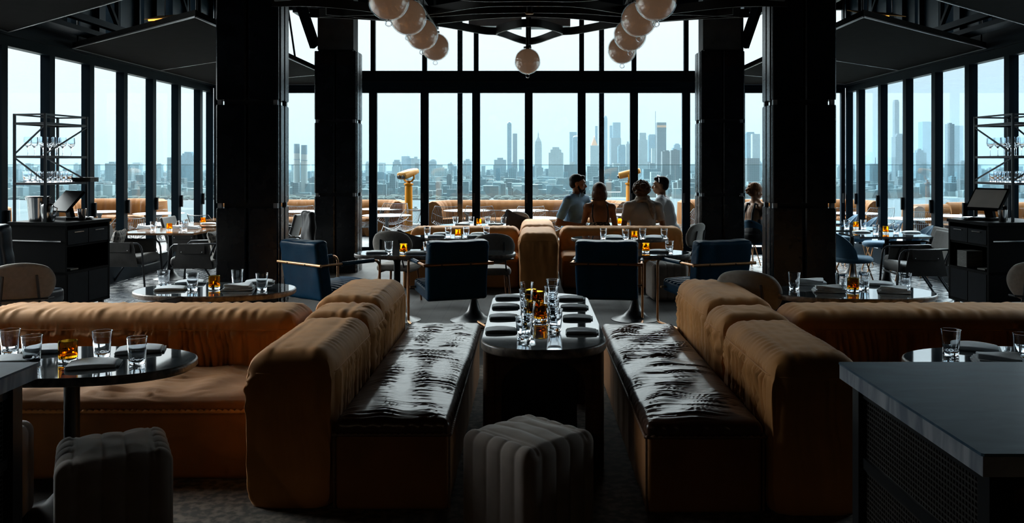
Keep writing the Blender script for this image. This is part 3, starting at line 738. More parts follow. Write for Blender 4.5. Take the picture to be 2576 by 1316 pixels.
# ================================================================== UPHOLSTERED BOOTHS
def block_deform(sx, sy, sz, seed, amp=0.010, seam=0.095, fold_len=0.30, puff=0.016, fold_amp=0.046):
    def f(P, Nn):
        D = np.zeros_like(P); x, y, z = P[:, 0], P[:, 1], P[:, 2]
        topw = np.clip((Nn[:, 2]), 0, 1)
        side = np.clip(1 - np.abs(Nn[:, 2]) * 1.3, 0, 1)
        # coordinate along the perimeter
        onx = np.abs(Nn[:, 0]) > np.abs(Nn[:, 1])
        s = np.where(onx, y, x) + np.where(onx, 3.7, 0)
        d = (sz - seam) - z
        under = np.clip(d / 0.03, 0, 1) * np.exp(-np.clip(d, 0, None) / fold_len)
        warp = 0.018 * np.sin(9 * d + 5 * s) + 0.05 * d * np.sin(3.1 * s + seed)
        g = wav(s + warp, 0.040, 0.12, 8, seed); g = (0.55 - np.abs(g)) * 1.2 * (0.7 + 0.3 * np.sin(2.3 * s + seed))
        long = wav(s + warp, 0.10, 0.35, 4, seed + 3) * np.exp(-np.clip(d, 0, None) / .6) * np.clip(d / .1, 0, 1)
        k = side * (under * g * fold_amp + long * .007)
        # seam groove
        groove = -0.006 * np.exp(-(d / 0.010) ** 2) * side
        # slight belly of the cap above the seam
        cap = 0.006 * np.clip(-d / 0.05, 0, 1) * side
        D += Nn * (k + groove + cap)[:, None]
        # squarer vertical corners and a square foot
        rr = .105; nxy = Nn[:, :2]; L2 = np.linalg.norm(nxy, axis=1, keepdims=True); L2[L2 < 1e-6] = 1; Li = np.abs(nxy).max(axis=1, keepdims=True); Li[Li < 1e-6] = 1
        hz_ = np.clip(1 - Nn[:, 2:3] ** 2, 0, 1)
        D[:, :2] += rr * .45 * (nxy / Li * np.minimum(L2, 1) - nxy) * hz_
        foot = (Nn[:, 2:3] < -.02) * (L2 > 1e-5)
        D[:, :2] += foot * rr * .75 * (nxy / L2 - nxy) * (np.linalg.norm(nxy, axis=1, keepdims=True) > 1e-5)
        e = np.minimum(sx / 2 - np.abs(x), sy / 2 - np.abs(y))
        dome = puff * np.clip(e / 0.2, 0, 1) ** .6
        cr = value2(x, y, .35, .5, seed + 9) * .0022 + value2(x, y, .10, .16, seed + 11) * .0010
        cross = np.exp(-((e - .10) / .08) ** 2) * wav(s * 1.0, .05, .14, 6, seed + 5) * .0040
        D[:, 2] += topw * (dome + cr + cross)
        # creases slanting over the long top
        ln = x if sx > sy else y
        ac = y if sx > sy else x
        cre = np.maximum(0, wav(ln + ac * .5, .03, .09, 5, seed + 17) - .9) * np.maximum(0, np.sin(2.1 * ln + seed)) * .007
        D[:, 2] -= topw * cre
        return D
    return f
def sofa_block(name, label, x0, x1, y0, y1, h, seed, cat='sofa back', group=None, mat='velvet', parent=None, step=0.014, **kw):
    sx, sy = x1 - x0, y1 - y0
    P, Fc = rgrid(sx, sy, h, 0.105, step * .8, block_deform(sx, sy, h, seed, **kw))
    if parent is None:
        o = grid_obj(name, P, Fc, mat, None, ((x0 + x1) / 2, (y0 + y1) / 2, 0)); tag(o, label, cat, group)
    else: o = grid_obj(name, P, Fc, mat, parent, ((x0 + x1) / 2, (y0 + y1) / 2, 0))
    # stitched welt following the seam
    z = h - 0.095; w = []; r = 0.10
    for cx, cyy, a0 in ((sx/2 - r, sy/2 - r, 0), (-sx/2 + r, sy/2 - r, 90), (-sx/2 + r, -sy/2 + r, 180), (sx/2 - r, -sy/2 + r, 270)):
        for k in range(6):
            a = R(a0 + 18 * k); w.append((cx + (r + .001) * math.cos(a), cyy + (r + .001) * math.sin(a), z))
    MB().tube(w, 0.0045, 6, closed=True).build('seam_welt', mat, o)
    return o
def leather_top(sx, sy, th, seed, amp=0.012, lo=.028, hi=.085):
    def f(P, Nn):
        D = np.zeros_like(P); x, y, z = P[:, 0], P[:, 1], P[:, 2]
        topw = np.clip(Nn[:, 2], 0, 1) ** .5
        e = np.minimum(sx / 2 - np.abs(x), sy / 2 - np.abs(y))
        yy = y + .025 * np.sin(7 * x + 2 * np.sin(3.1 * y)) + .018 * np.sin(15 * x + 4.3 * y + seed)
        a = wav(yy, lo, hi, 8, seed); b = wav(yy + .3 * x * x, lo * .8, hi, 8, seed + 1)
        w = .5 + .5 * np.sin(4.0 * x + 1.3 * y + seed)
        r = 1 - np.abs(a * w + b * (1 - w)); ridge = np.sign(r) * np.abs(r) ** .8
        strength = .55 + .45 * value2(x, y, .3, .7, seed + 4)
        edge = np.clip(e / .05, 0.15, 1)
        D[:, 2] += topw * (ridge * amp * .95 * np.clip(strength, .1, 1.3) * edge + .022 * np.clip(e / .12, 0, 1) ** .7)
        side = np.clip(1 - np.abs(Nn[:, 2]), 0, 1)
        D += Nn * (side * .004 * wav(x + y, .04, .12, 5, seed + 7))[:, None]
        return D
    return f
def stitched_welt(pts, parent, mat='leather_welt', r=.008):
    """rope-like welt around the edge"""
    out = []; rr = []
    P = [Vector(p) for p in pts]
    for a, b in zip(P[:-1], P[1:]):
        n = max(2, int((b - a).length / .011))
        for i in range(n):
            out.append(a.lerp(b, i / n) + Vector((0, 0, .0025 * math.sin(i * 2.1)))); rr.append(r * (1 + .35 * math.sin(i * 2.1)))
    out.append(P[-1]); rr.append(r)
    MB().tube(out, rr, 6).build('stitched_welt', mat, parent, angle=None)
def bench(label, x0, x1, y0, y1, h, seed, mat_top='leather_brown', mat_base='velvet_dark_shade', group=None, amp=.010, cat='bench', step=.0085):
    t = thing('bench_seat', label, cat, ((x0 + x1) / 2, (y0 + y1) / 2, 0), 0, group)
    sx, sy = x1 - x0, y1 - y0
    P, Fc = rgrid(sx, sy, h - .055, .03, .03, lambda P, Nn: Nn * (np.clip(1 - np.abs(Nn[:, 2]), 0, 1) * (.003 * wav(P[:, 0] + P[:, 1], .15, .5, 4, seed)))[:, None])
    grid_obj('base', P, Fc, mat_base, t)
    P, Fc = rgrid(sx + .01, sy + .01, .075, .030, step, leather_top(sx, sy, .075, seed, amp))
    grid_obj('leather_cushion', P, Fc, mat_top, t, (0, 0, h - .075))
    a, b = sx / 2 + .008, sy / 2 + .008
    stitched_welt([(-a, -b, h - .062), (a, -b, h - .062), (a, b, h - .062), (-a, b, h - .062), (-a, -b, h - .062)], t)
    for cx, cyy in ((-a + .006, -b + .006), (a - .006, -b + .006)):
        MB().tube([(cx, cyy, .02), (cx, cyy, h - .06)], .006, 6).build('corner_welt', 'leather_welt', t)
    return t
GB = 'tan velvet backrest blocks of the booths'
# near booths, the two leather benches at the long table
bench('long wrinkled brown leather bench beside the stacked napkins, ice-bucket side of the long table', -.955, -.395, 4.29, 6.95, .44, 11, group='brown leather benches at the long table')
bench('long wrinkled brown leather bench, touch-screen side of the long table, creases catching the light', .57, 1.135, 4.25, 6.90, .44, 23, group='brown leather benches at the long table', amp=.016)
sofa_block('backrest_block', 'nearest tan velvet backrest block of the ice-bucket side booth, gathered under its seam', -1.405, -.965, 4.29, 5.36, .77, 3, group=GB)
sofa_block('backrest_block', 'narrow middle velvet backrest block joining the ice-bucket side booth and long sofa', -1.42, -.968, 5.37, 5.90, .775, 5, group=GB, puff=.018)
sofa_block('backrest_block', 'far velvet backrest block of the ice-bucket side booth, before the blue armchairs', -1.47, -.985, 5.92, 6.99, .79, 8, group=GB)
sofa_block('backrest_block', 'nearest tan velvet backrest block of the touch-screen side booth, by the marble counter', 1.165, 1.61, 4.20, 5.28, .77, 31, group=GB)
sofa_block('backrest_block', 'narrow middle velvet backrest block joining the touch-screen side booth and long sofa', 1.155, 1.62, 5.29, 5.80, .775, 37, group=GB, puff=.018)
sofa_block('backrest_block', 'far velvet backrest block of the touch-screen side booth, before the grey rounded chair', 1.165, 1.645, 5.82, 6.97, .79, 41, group=GB)
# long sofas
def long_sofa(label, x0, x1, yf, yj, yb, seed, rounded=None):
    t = thing('long_sofa', label, 'sofa', (0, 0, 0), 0, 'long tan velvet sofas behind the marble tables')
    sx = x1 - x0
    P, Fc = rgrid(sx, yb - yf - .5, .38, .04, .05, None); grid_obj('base', P, Fc, 'velvet_dark_shade', t, ((x0 + x1) / 2, (yf + yb - .5) / 2, 0))
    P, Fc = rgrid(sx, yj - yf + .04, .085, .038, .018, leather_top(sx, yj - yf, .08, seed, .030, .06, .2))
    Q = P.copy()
    grid_obj('seat_cushion', P, Fc, 'velvet_dark_shade', t, ((x0 + x1) / 2, (yf + yj) / 2 + .02, .355))
    stitched_welt([(x0, yf - .004, .375), (x1, yf - .004, .375)], t, 'velvet', .010)
    sofa_block('backrest', '', x0, x1, yj, yb, .775, seed + 1, parent=t, fold_len=.4, fold_amp=.075)
long_sofa('long tan velvet sofa behind the marble table with four tumblers, ice-bucket side', -3.52, -1.44, 4.70, 5.40, 5.92, 51)
long_sofa('long tan velvet sofa running behind the marble counter, touch-screen side', 1.64, 3.9, 4.70, 5.40, 5.92, 61)
# far booth group
def far_sofa(label, x0, x1, yf, yj, yb, seed):
    t = thing('booth_sofa', label, 'sofa', (0, 0, 0), 0, 'tan velvet sofas of the far booth')
    P, Fc = rgrid(x1 - x0, yj - yf, .38, .04, .08, None); grid_obj('base', P, Fc, 'velvet_dark_shade', t, ((x0 + x1) / 2, (yf + yj) / 2, 0))
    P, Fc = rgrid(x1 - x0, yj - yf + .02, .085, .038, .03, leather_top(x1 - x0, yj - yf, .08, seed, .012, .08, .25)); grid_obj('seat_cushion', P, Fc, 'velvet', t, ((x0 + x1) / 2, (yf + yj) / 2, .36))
    sofa_block('backrest', '', x0, x1, yj, yb, .78, seed + 1, parent=t, step=.03, fold_len=.35)
far_sofa('tan velvet sofa of the far booth, behind the oval table nearer the yellow viewer', -1.74, -.15, 12.0, 12.72, 13.2, 71)
far_sofa('tan velvet sofa of the far booth whose back hides the four seated people', .45, 2.24, 12.0, 12.72, 13.2, 75)
sofa_block('divider_block', 'tall tan velvet block dividing the far booth, nearer half', -.135, .385, 11.7, 13.0, .78, 81, step=.025, group='velvet divider blocks of the far booth')
sofa_block('divider_block', 'tan velvet block dividing the far booth, window half by the bearded man', -.135, .385, 13.02, 14.5, .80, 83, step=.025, group='velvet divider blocks of the far booth')
t = thing('booth_bench', 'tan velvet bench the two people with their backs turned sit on', 'bench', (0, 0, 0))
P, Fc = rgrid(1.8, .55, .40, .05, .06, None); grid_obj('base', P, Fc, 'velvet_dark_shade', t, (1.35, 13.49, 0))

# ------------------------------------------------------------------ ottomans
def ottoman_proto():
    t = thing('channel_ottoman', '', 'ottoman')
    s, h = .46, .45
    def f(P, Nn):
        D = np.zeros_like(P); x, y, z = P[:, 0], P[:, 1], P[:, 2]
        ax_, ay, az = np.abs(Nn[:, 0]), np.abs(Nn[:, 1]), Nn[:, 2]
        n = 5; w = s / n
        ch = lambda u: np.abs(np.cos(PI * ((u / w) + .5 * (n % 2 == 0) + 0.0))) ** .30
        # channels along x wrap over the top and the +-y faces; the +-x faces have their own
        cx = ch(x); cyy = ch(y)
        border = (np.abs(x) > s / 2 - w * .75)
        d = (s / 2 - w * .75) - np.abs(x)
        topg = np.where(border, cyy, cx) * np.clip(np.abs(d) / .012, 0, 1) ** .6
        sel_y = np.clip(ay * 1.5, 0, 1) * (1 - np.clip(az, 0, 1)); sel_x = np.clip(ax_ * 1.5, 0, 1) * (1 - np.clip(az, 0, 1))
        a = .012
        val = np.where(az > .35, topg, np.where(ay > ax_, cx, cyy))
        D += Nn * (a * (val - 1))[:, None]
        e = np.minimum(s / 2 - np.abs(x), s / 2 - np.abs(y))
        D[:, 2] += np.clip(az, 0, 1) * .016 * np.clip(e / .15, 0, 1)
        D[:, 2] += np.clip(az, 0, 1) * value2(x, y, .12, .12, 3) * .0018
        return D
    P, Fc = rgrid(s, s, h, .05, .0075, f)
    P2, F2 = P, Fc
    grid_obj('upholstery', P2, F2, 'ottoman_grey', t, (0, 0, .012))
    MB().box(-s/2 + .05, s/2 - .05, -s/2 + .05, s/2 - .05, .009, .03).build('foot_plate', 'black_metal', t, smooth=False)
    return Proto(t)
op = ottoman_proto()
GO = 'grey channel-stitched cube ottomans'
op.put((-.005, 4.075, 0), R(45), 'grey channel-stitched cube ottoman at the end of the long table', GO)
op.put((-1.845, 3.88, 0), R(27), 'dark grey channel-stitched cube ottoman below the table with the amber glass', GO)
op.put((-2.60, 4.02, 0), R(10), 'grey channel-stitched ottoman cut by the picture edge beside the counter', GO)
op.put((1.74, 11.1, 0), R(3), 'grey channel-stitched ottoman between two blue armchairs', GO)

op.put((wx(402, 6.25), 6.32, 0), R(4), 'grey channel-stitched ottoman under the dark cushion behind the long sofa', GO)
# ------------------------------------------------------------------ counters
def counter(name, label, x0, x1, y0, y1, cane_side):
    t = thing(name, label, 'counter', (0, 0, 0), 0, 'marble topped serving counters')
    h, th = .95, .062
    m = MB().box(x0 + .004, x1 - .004, y0 + .004, y1 - .004, h - th, h - .002).build('marble_edge', 'marble_counter_edge', t, smooth=False)
    MB().prism([(x0 + .006, y0), (x1 - .006, y0), (x1, y0 + .006), (x1, y1 - .006), (x1 - .006, y1), (x0 + .006, y1), (x0, y1 - .006), (x0, y0 + .006)], h - .008, h).build('marble_top', 'marble_counter', t, smooth=False)
    a, b, c, d = x0 + .07, x1 - .07, y0 + .07, y1 - .07
    for px, py in ((a, c), (b, c), (b, d), (a, d)):
        MB().box(px - .03, px + .03, py - .03, py + .03, 0, h - th).build('leg', 'black_metal', t, smooth=False)
    m = MB()
    for z in (.60, .86, .06):
        m.box(a, b, c - .015, c + .015, z - .02, z + .02); m.box(a, b, d - .015, d + .015, z - .02, z + .02)
        m.box(a - .015, a + .015, c, d, z - .02, z + .02); m.box(b - .015, b + .015, c, d, z - .02, z + .02)
    m.build('frame_rail', 'black_metal', t, smooth=False)
    # woven cane panel on the aisle side
    x = a if cane_side < 0 else b
    for z0, z1 in ((.62, .85), (.08, .58)):
        m = MB()
        for y in np.arange(c + .03, d - .02, .018): m.box(x - .002, x + .002, y - .003, y + .003, z0, z1)
        for z in np.arange(z0, z1, .018): m.box(x - .003, x + .003, c + .02, d - .02, z - .003, z + .003)
        m.build('cane_panel', 'cane', t, smooth=False)
        MB().box(x + (.03 if cane_side < 0 else -.05), x + (.05 if cane_side < 0 else -.03), c, d, z0, z1).build('backing_board', 'black_metal', t, smooth=False)
counter('marble_counter', 'blue-grey marble counter with cane sides, large corner pointing at the rug', 1.175, 2.75, 2.27, 3.33, -1)
counter('marble_counter', 'grey marble counter corner at the picture edge overlapping the amber glass table', -3.2, -1.865, 2.1, 3.325, 1)
# ================================================================== TABLES
def superell(a, b, n=48, p=2.0, r=None):
    if r is None: return [(a * math.copysign(abs(math.cos(t)) ** (2 / p), math.cos(t)), b * math.copysign(abs(math.sin(t)) ** (2 / p), math.sin(t))) for t in [2 * PI * i / n for i in range(n)]]
def rrect(a, b, r, n=8):
    out = []
    for cx, cyy, a0 in ((a - r, b - r, 0), (-a + r, b - r, 90), (-a + r, -b + r, 180), (a - r, -b + r, 270)):
        for k in range(n + 1): 
            t = R(a0 + 90 * k / n); out.append((cx + r * math.cos(t), cyy + r * math.sin(t)))
    return out
def top_mesh(t, poly, z, th, mat, mat_e, bev=.012, over=.0):
    m = MB(); n = len(poly)
    sc = lambda k: [(x * (1 - k / max(.05, math.hypot(x, y))), y * (1 - k / max(.05, math.hypot(x, y)))) for x, y in poly]
    m.add([(x, y, z) for x, y in sc(bev)], [tuple(range(n))])
    m.build('marble_top' if 'marble' in mat else 'tabletop', mat, t, smooth=False)
    m = MB(); L = [(sc(bev), z), (sc(bev * .3), z - bev * .3), (sc(0), z - bev), (sc(0), z - th + bev), (sc(bev), z - th)]
    vs = [(x, y, zz_) for P, zz_ in L for x, y in P]; fs = []
    for k in range(len(L) - 1):
        for i in range(n): fs.append((k*n + i, (k+1)*n + i, (k+1)*n + (i+1) % n, k*n + (i+1) % n))
    fs.append(tuple((len(L)-1)*n + i for i in range(n))[::-1])
    m.add(vs, fs).build('edge_profile', mat_e, t, angle=60)
def tulip(t, x=0, y=0, zt=.70, r=.26, rs=.036, mat='black_metal'):
    MB().lathe([(r, 0), (r, .006), (r * .8, .02), (r * .5, .05), (r * .28, .11), (rs * 1.1, .22), (rs, .35), (rs, zt - .06), (rs * 1.6, zt - .02), (rs * 3.2, zt)], 32, (x, y, 0)).build('pedestal', mat, t, angle=60)
ZT = .74
def oval_table(label, cx, cyy, a, b, peds, group='oval marble tables', z=ZT, p=2.3, mat='marble_table'):
    t = thing('oval_table', label, 'table', (cx, cyy, 0), 0, group)
    top_mesh(t, superell(a, b, 64, p), z, .042, mat, 'marble_table_edge', .010)
    for q in peds: tulip(t, q, 0, z - .042)
    return t
oval_table('oval marble table by the counter corner in front of the ice-bucket side sofa', -2.27, 4.28, .625, .36, [.03])
oval_table('oval marble table mostly hidden by the marble counter, touch-screen side', 2.47, 4.28, .62, .36, [0])
oval_table('oval marble table behind the ice-bucket side sofa, at the foot of the thick column', -2.43, 6.77, .61, .40, [0])
oval_table('oval marble table behind the touch-screen side sofa, beside the grey rounded chair', 2.45, 6.64, .615, .39, [0])
oval_table('longer oval marble table between the first two blue armchairs, amber glass near the column', -1.03, 9.58, .88, .38, [-.42, .42], p=2.8)
oval_table('oval marble table behind the straight-standing blue armchair', 1.16, 9.62, .60, .38, [0])
oval_table('oval marble table with four tumblers before the far booth, viewer side', -.99, 11.75, .615, .36, [0])
oval_table('oval marble table with four tumblers in front of the four seated people', 1.19, 11.55, .64, .34, [0])
oval_table('bright oval table behind the far booth with a dark cushioned chair', -.88, 13.95, .56, .36, [0])
oval_table('table the four seated people lean on, amber glass on it', 1.45, 14.22, .60, .33, [0])
# the long booth table
t = thing('long_table', 'long rounded marble table set for eight between the leather benches', 'table', (.078, 5.55, 0))
top_mesh(t, rrect(.345, 1.02, .30, 12), ZT, .05, 'marble_table', 'marble_table_edge', .010)
for sy in (-1, 1):
    for sx in (-1, 1):
        MB().lathe([(.035, 0), (.038, .02), (.038, ZT - .055), (.030, ZT - .05)], 20, (sx * .30, sy * .66, 0)).build('leg', 'wood_dark', t)
    # arched end panel
    m = MB(); pts = []
    for k in range(17):
        a = PI * k / 16; pts.append((-.235 * math.cos(a), .46 + .16 * math.sin(a)))
    outer = [(-.30, 0), (-.30, ZT - .05), (.30, ZT - .05), (.30, 0)]
    vs = []; 
    inner = [(-.235, 0)] + pts + [(.235, 0)]
    outl = [(-.30, 0)] + [(max(-.30, min(.30, -.42 * math.cos(PI * k / 16))), (ZT - .05) if 2 < k < 14 else (.46 + (ZT - .51) * min(k, 16 - k) / 3)) for k in range(17)] + [(.30, 0)]
    nn = len(inner)
    for yy in (sy * .66 - .018, sy * .66 + .018):
        vs += [(x, yy, z) for x, z in inner] + [(x, yy, z) for x, z in outl]
    fs = []
    for k in range(nn - 1):
        fs.append((k, k + 1, nn + k + 1, nn + k)); fs.append((2*nn + k, 3*nn + k, 3*nn + k + 1, 2*nn + k + 1))
        fs.append((k, 2*nn + k, 2*nn + k + 1, k + 1)); fs.append((nn + k, nn + k + 1, 3*nn + k + 1, 3*nn + k))
    m.add(vs, fs).build('arched_end', 'wood_dark', t, angle=30)
MB().box(-.28, .28, -.66, .66, ZT - .075, ZT - .051).build('under_rail', 'wood_dark', t, smooth=False)
MB().box(-.24, .19, -.62, .62, .0095, ZT - .08).build('pedestal_box', 'black_metal', t, smooth=False)
# square wooden and dark tables by the side windows
def sq_table(label, cx, cyy, a, b, mat, group, z=.72, tone='wood_dark'):
    t = thing('square_table', label, 'table', (cx, cyy, 0), 0, group)
    MB().prism(rrect(a, b, .02, 3), z - .028, z).build('tabletop', mat, t, smooth=False)
    tulip(t, 0, 0, z - .028, .24, .032)
    return t
GW = 'wooden tables by the ice-bucket side windows'; GK = 'dark tables by the touch-screen side windows'
sq_table('wooden table by the window beyond the ice-bucket cart, between plaid cushions', -5.36, 13.05, .55, .52, 'wood_table', GW)
sq_table('second wooden table by the window, behind the one with the folded napkin plates', -5.32, 14.45, .50, .44, 'wood_table', GW)
sq_table('third wooden table near the corner, partly behind the thick column', -5.35, 15.75, .46, .36, 'wood_table', GW)
sq_table('dark table beside the touch-screen cart with amber glass, nearest of its row', 5.04, 12.33, .54, .42, 'marble_table', GK)
sq_table('dark table with blue shell chairs, second of its row from the cart', 4.98, 13.5, .52, .38, 'marble_table', GK)
sq_table('dark table near the corner, last of the blue chairs row', 4.95, 15.0, .47, .38, 'marble_table', GK)

# ================================================================== TABLEWARE
def tumbler_proto():
    t = thing('tumbler', '', 'glass')
    prof = [(0, 0), (.034, 0), (.037, .003), (.0385, .02), (.047, .125), (.0485, .128), (.0465, .128), (.0445, .122), (.0365, .028), (.034, .021), (0, .019)]
    MB().lathe(prof[1:-1] + [(.0001, .019)], 32).build('glass_body', 'tumbler_glass', t, angle=50)
    return Proto(t)
def amber_proto():
    t = thing('amber_glass', '', 'candle glass')
    MB().lathe([(.040, 0), (.0435, .003), (.0435, .019), (.0405, .0205)], 32).build('clear_foot', 'tumbler_glass', t, angle=50)
    MB().lathe([(.0425, .0207), (.0435, .03), (.0435, .098), (.0425, .101), (.0405, .098), (.0400, .036), (.034, .030), (.0001, .029)], 32).build('amber_cup', 'amber_glass', t, angle=50)
    m = MB()
    for a, zc in ((.3, .046), (4.1, .043)):
        m.obox((.016 * math.cos(a), .016 * math.sin(a), zc), (.020, .020, .018), Matrix.Rotation(a * 1.7, 3, 'Z') @ Matrix.Rotation(.5 + a, 3, 'X'))
    m.build('wax_pellet', 'amber_glass', t, smooth=False)
    return Proto(t)
def napkin_proto():
    t = thing('folded_napkin', '', 'napkin')
    def f(P, Nn):
        D = np.zeros_like(P); x, y, z = P[:, 0], P[:, 1], P[:, 2]
        cn = (np.abs(x) / .112) ** 2 * .6 + (np.abs(y) / .075) ** 2 * .4; D[:, 2] = np.clip(Nn[:, 2], 0, 1) * (.003 * np.sin(18 * x + 30 * y) + .009 * (1 - cn)) - z * .35 * np.clip(cn - .35, 0, 1)
        D[:, 0] += Nn[:, 0] * -.006 * (z / .03)
        D[:, 1] += .002 * np.sin(22 * x)
        return D
    P, Fc = rgrid(.225, .155, .019, .0085, .012, f); grid_obj('napkin_roll', P, Fc, 'napkin', t)
    P, Fc = rgrid(.236, .13, .008, .0035, .014, None); grid_obj('inner_fold', P, Fc, 'napkin', t, (.004, .004, .002))
    return Proto(t)
def flat_napkin_proto():
    t = thing('stacked_napkin', '', 'napkin')
    for i in range(3):
        s = 1 - .04 * i
        P, Fc = rgrid(.23 * s, .175 * s, .008, .0038, .02, lambda P, Nn: np.stack([0 * P[:, 0], 0 * P[:, 0], .002 * np.sin(25 * P[:, 0] + 17 * P[:, 1])], 1))
        grid_obj('cloth_fold', P, Fc, 'napkin', t, (.004 * i, .003 * i, .0085 * i + .001), R(2 * i))
    P, Fc = rgrid(.19, .13, .014, .006, .02, lambda P, Nn: np.stack([0 * P[:, 0], 0 * P[:, 0], np.clip(Nn[:, 2], 0, 1) * (.006 * np.sin(20 * P[:, 0]) * np.sin(24 * P[:, 1]) + .005)], 1))
    grid_obj('top_fold', P, Fc, 'napkin', t, (0, 0, .026), R(-3))
    return Proto(t)
TU, AM, NA, NF = tumbler_proto(), amber_proto(), napkin_proto(), flat_napkin_proto()
ORD = ['first', 'second', 'third', 'fourth', 'fifth', 'sixth', 'seventh', 'eighth', 'ninth', 'tenth', 'eleventh', 'twelfth']
def setting(tab, items, z=ZT, nap='fold', rzn=0):
    cnt = {}
    tot = {k: sum(1 for i in items if i[0] == k) for k in 'tan'}
    for it in sorted(items, key=lambda i: i[1]):
        kd, px, py = it[:3]
        x, y = on(px, py, z); k = cnt.get(kd, 0); cnt[kd] = k + 1
        o_ = ORD[k]
        w = ('only one' if tot[kd] == 1 else '%s from the ice-bucket side' % o_)
        if kd == 't': TU.put((x, y, z + .0005), random.uniform(0, 6), 'clear tumbler on %s, %s' % (tab, w), 'clear tumblers on the tables')
        elif kd == 'a': AM.put((x, y, z + .0005), random.uniform(0, 6), 'amber candle glass on %s, %s' % (tab, w), 'amber candle glasses')
        else:
            P_ = NA if nap == 'fold' else NF
            r = it[3] if len(it) > 3 else rzn
            P_.put((x, y, z + .0005), R(r) + random.uniform(-.05, .05), 'folded grey napkin on %s, %s' % (tab, w), 'folded grey napkins')
setting('the table by the counter corner', [('t', 25, 893), ('t', 80, 911), ('t', 257, 897), ('t', 345, 915), ('a', 171, 909), ('n', 120, 884, 20), ('n', 234, 921, 18), ('n', 352, 884, 20), ('n', 20, 912, 20)])
setting('the half hidden table', [('t', 2392, 893), ('t', 2574, 905), ('n', 2452, 878, -22)])
setting('the half hidden table front', [('n', 2512, 915, -20)], nap='flat')
setting('the thick column table', [('t', 412, 722), ('t', 484, 729), ('t', 597, 719), ('t', 659, 729), ('a', 539, 727), ('n', 430, 729, 14), ('n', 479, 713, 14), ('n', 652, 712, 14)])
setting('the thick column table front', [('n', 599, 729, 10)], nap='flat')
setting('the rounded chair table', [('t', 1998, 727), ('t', 2117, 730), ('t', 2173, 727), ('t', 2277, 729), ('a', 2146, 733), ('n', 2209, 717, -18)])
setting('the rounded chair table', [('n', 2040, 716, -14), ('n', 2084, 734, -12), ('n', 2248, 736, -20)], nap='flat')
setting('the first blue armchairs table', [('n', 947, 637, 12), ('t', 978, 637), ('a', 1015, 637), ('n', 1047, 638, 8), ('t', 1075, 638)])
setting('the straight armchair table', [('a', 1625, 635), ('n', 1657, 634, -5), ('t', 1684, 636), ('t', 1573, 634)])
setting('the far booth table, viewer side', [('t', 1075, 595), ('t', 1128, 595), ('t', 1173, 594.5), ('t', 1224, 595), ('a', 1152, 596.5), ('n', 1097, 596, 8), ('n', 1196, 596, 8), ('n', 1110, 590, 8), ('n', 1205, 590, 5)])
setting('the table before the seated people', [('t', 1518, 599), ('t', 1574, 601.5), ('t', 1617, 599), ('t', 1671, 600), ('a', 1596, 601.5), ('n', 1545, 600.5), ('n', 1543, 596.5), ('n', 1644, 600.5), ('n', 1646, 597)])
setting('the bright table behind the far booth', [('t', 1146, 566), ('t', 1186, 565), ('t', 1227, 565), ('t', 1267, 566), ('a', 1205, 566.5), ('n', 1163, 566), ('n', 1172, 563), ('n', 1246, 566)])
setting('the table of the four seated people', [('a', 1560, 566), ('t', 1547, 566), ('n', 1460, 564, 10)])
GLn = 'the long set table'
for px, py, w in ((1318, 856, 'nearest, by the napkin roll'), (1395, 833, 'nearest on the touch-screen side'), (1328, 813, 'second row behind the nearest amber glass'), (1389, 797, 'second row, touch-screen side'), (1324, 776, 'third row, ice-bucket side'), (1387, 768, 'third row, touch-screen side'), (1325, 756, 'last row, ice-bucket side'), (1391, 747, 'last row, touch-screen side')):
    x, y = on(px, py, ZT); TU.put((x, y, ZT + .0005), 0, 'clear tumbler on the long set table, %s' % w, 'clear tumblers on the tables')
for px, py, w in ((1360, 808, 'nearest'), (1342, 797, 'just behind the nearest'), (1353, 770, 'largest looking of the far pair'), (1335, 764, 'smaller looking of the far pair')):
    x, y = on(px, py, ZT); AM.put((x, y, ZT + .0005), 0, 'amber candle glass on the long set table, %s' % w, 'amber candle glasses')
for i, (a, b) in enumerate((((1260, 834), (1463, 837)), ((1267, 800), (1452, 802)), ((1271, 773), (1444, 775)), ((1277, 750), (1437, 753)))):
    for (px, py), sd, r in ((a, 'ice-bucket', 3), (b, 'touch-screen', -3)):
        x, y = on(px, py, ZT); o = NA.put((x, y, ZT + .0005), R(r), scale=.80, label= 'rolled grey napkin on the long set table, %s from the near end, %s side' % (ORD[i], sd), group='folded grey napkins')
setting('the first window table, ice-bucket side', [('t', 386, 579), ('t', 464, 579), ('t', 457, 576), ('a', 426, 579), ('n', 365, 575.5), ('n', 483, 576), ('n', 440, 575)], z=.72, nap='flat')
setting('the second window table, ice-bucket side', [('a', 511, 562.5), ('n', 527, 564)], z=.72)
setting('the first window table, touch-screen side', [('n', 2167, 585), ('t', 2203, 588), ('a', 2228, 587), ('t', 2254, 586), ('n', 2292, 586)], z=.72)
setting('the second window table, touch-screen side', [('t', 2130, 574.5), ('a', 2153, 574.5), ('t', 2172, 574)], z=.72)

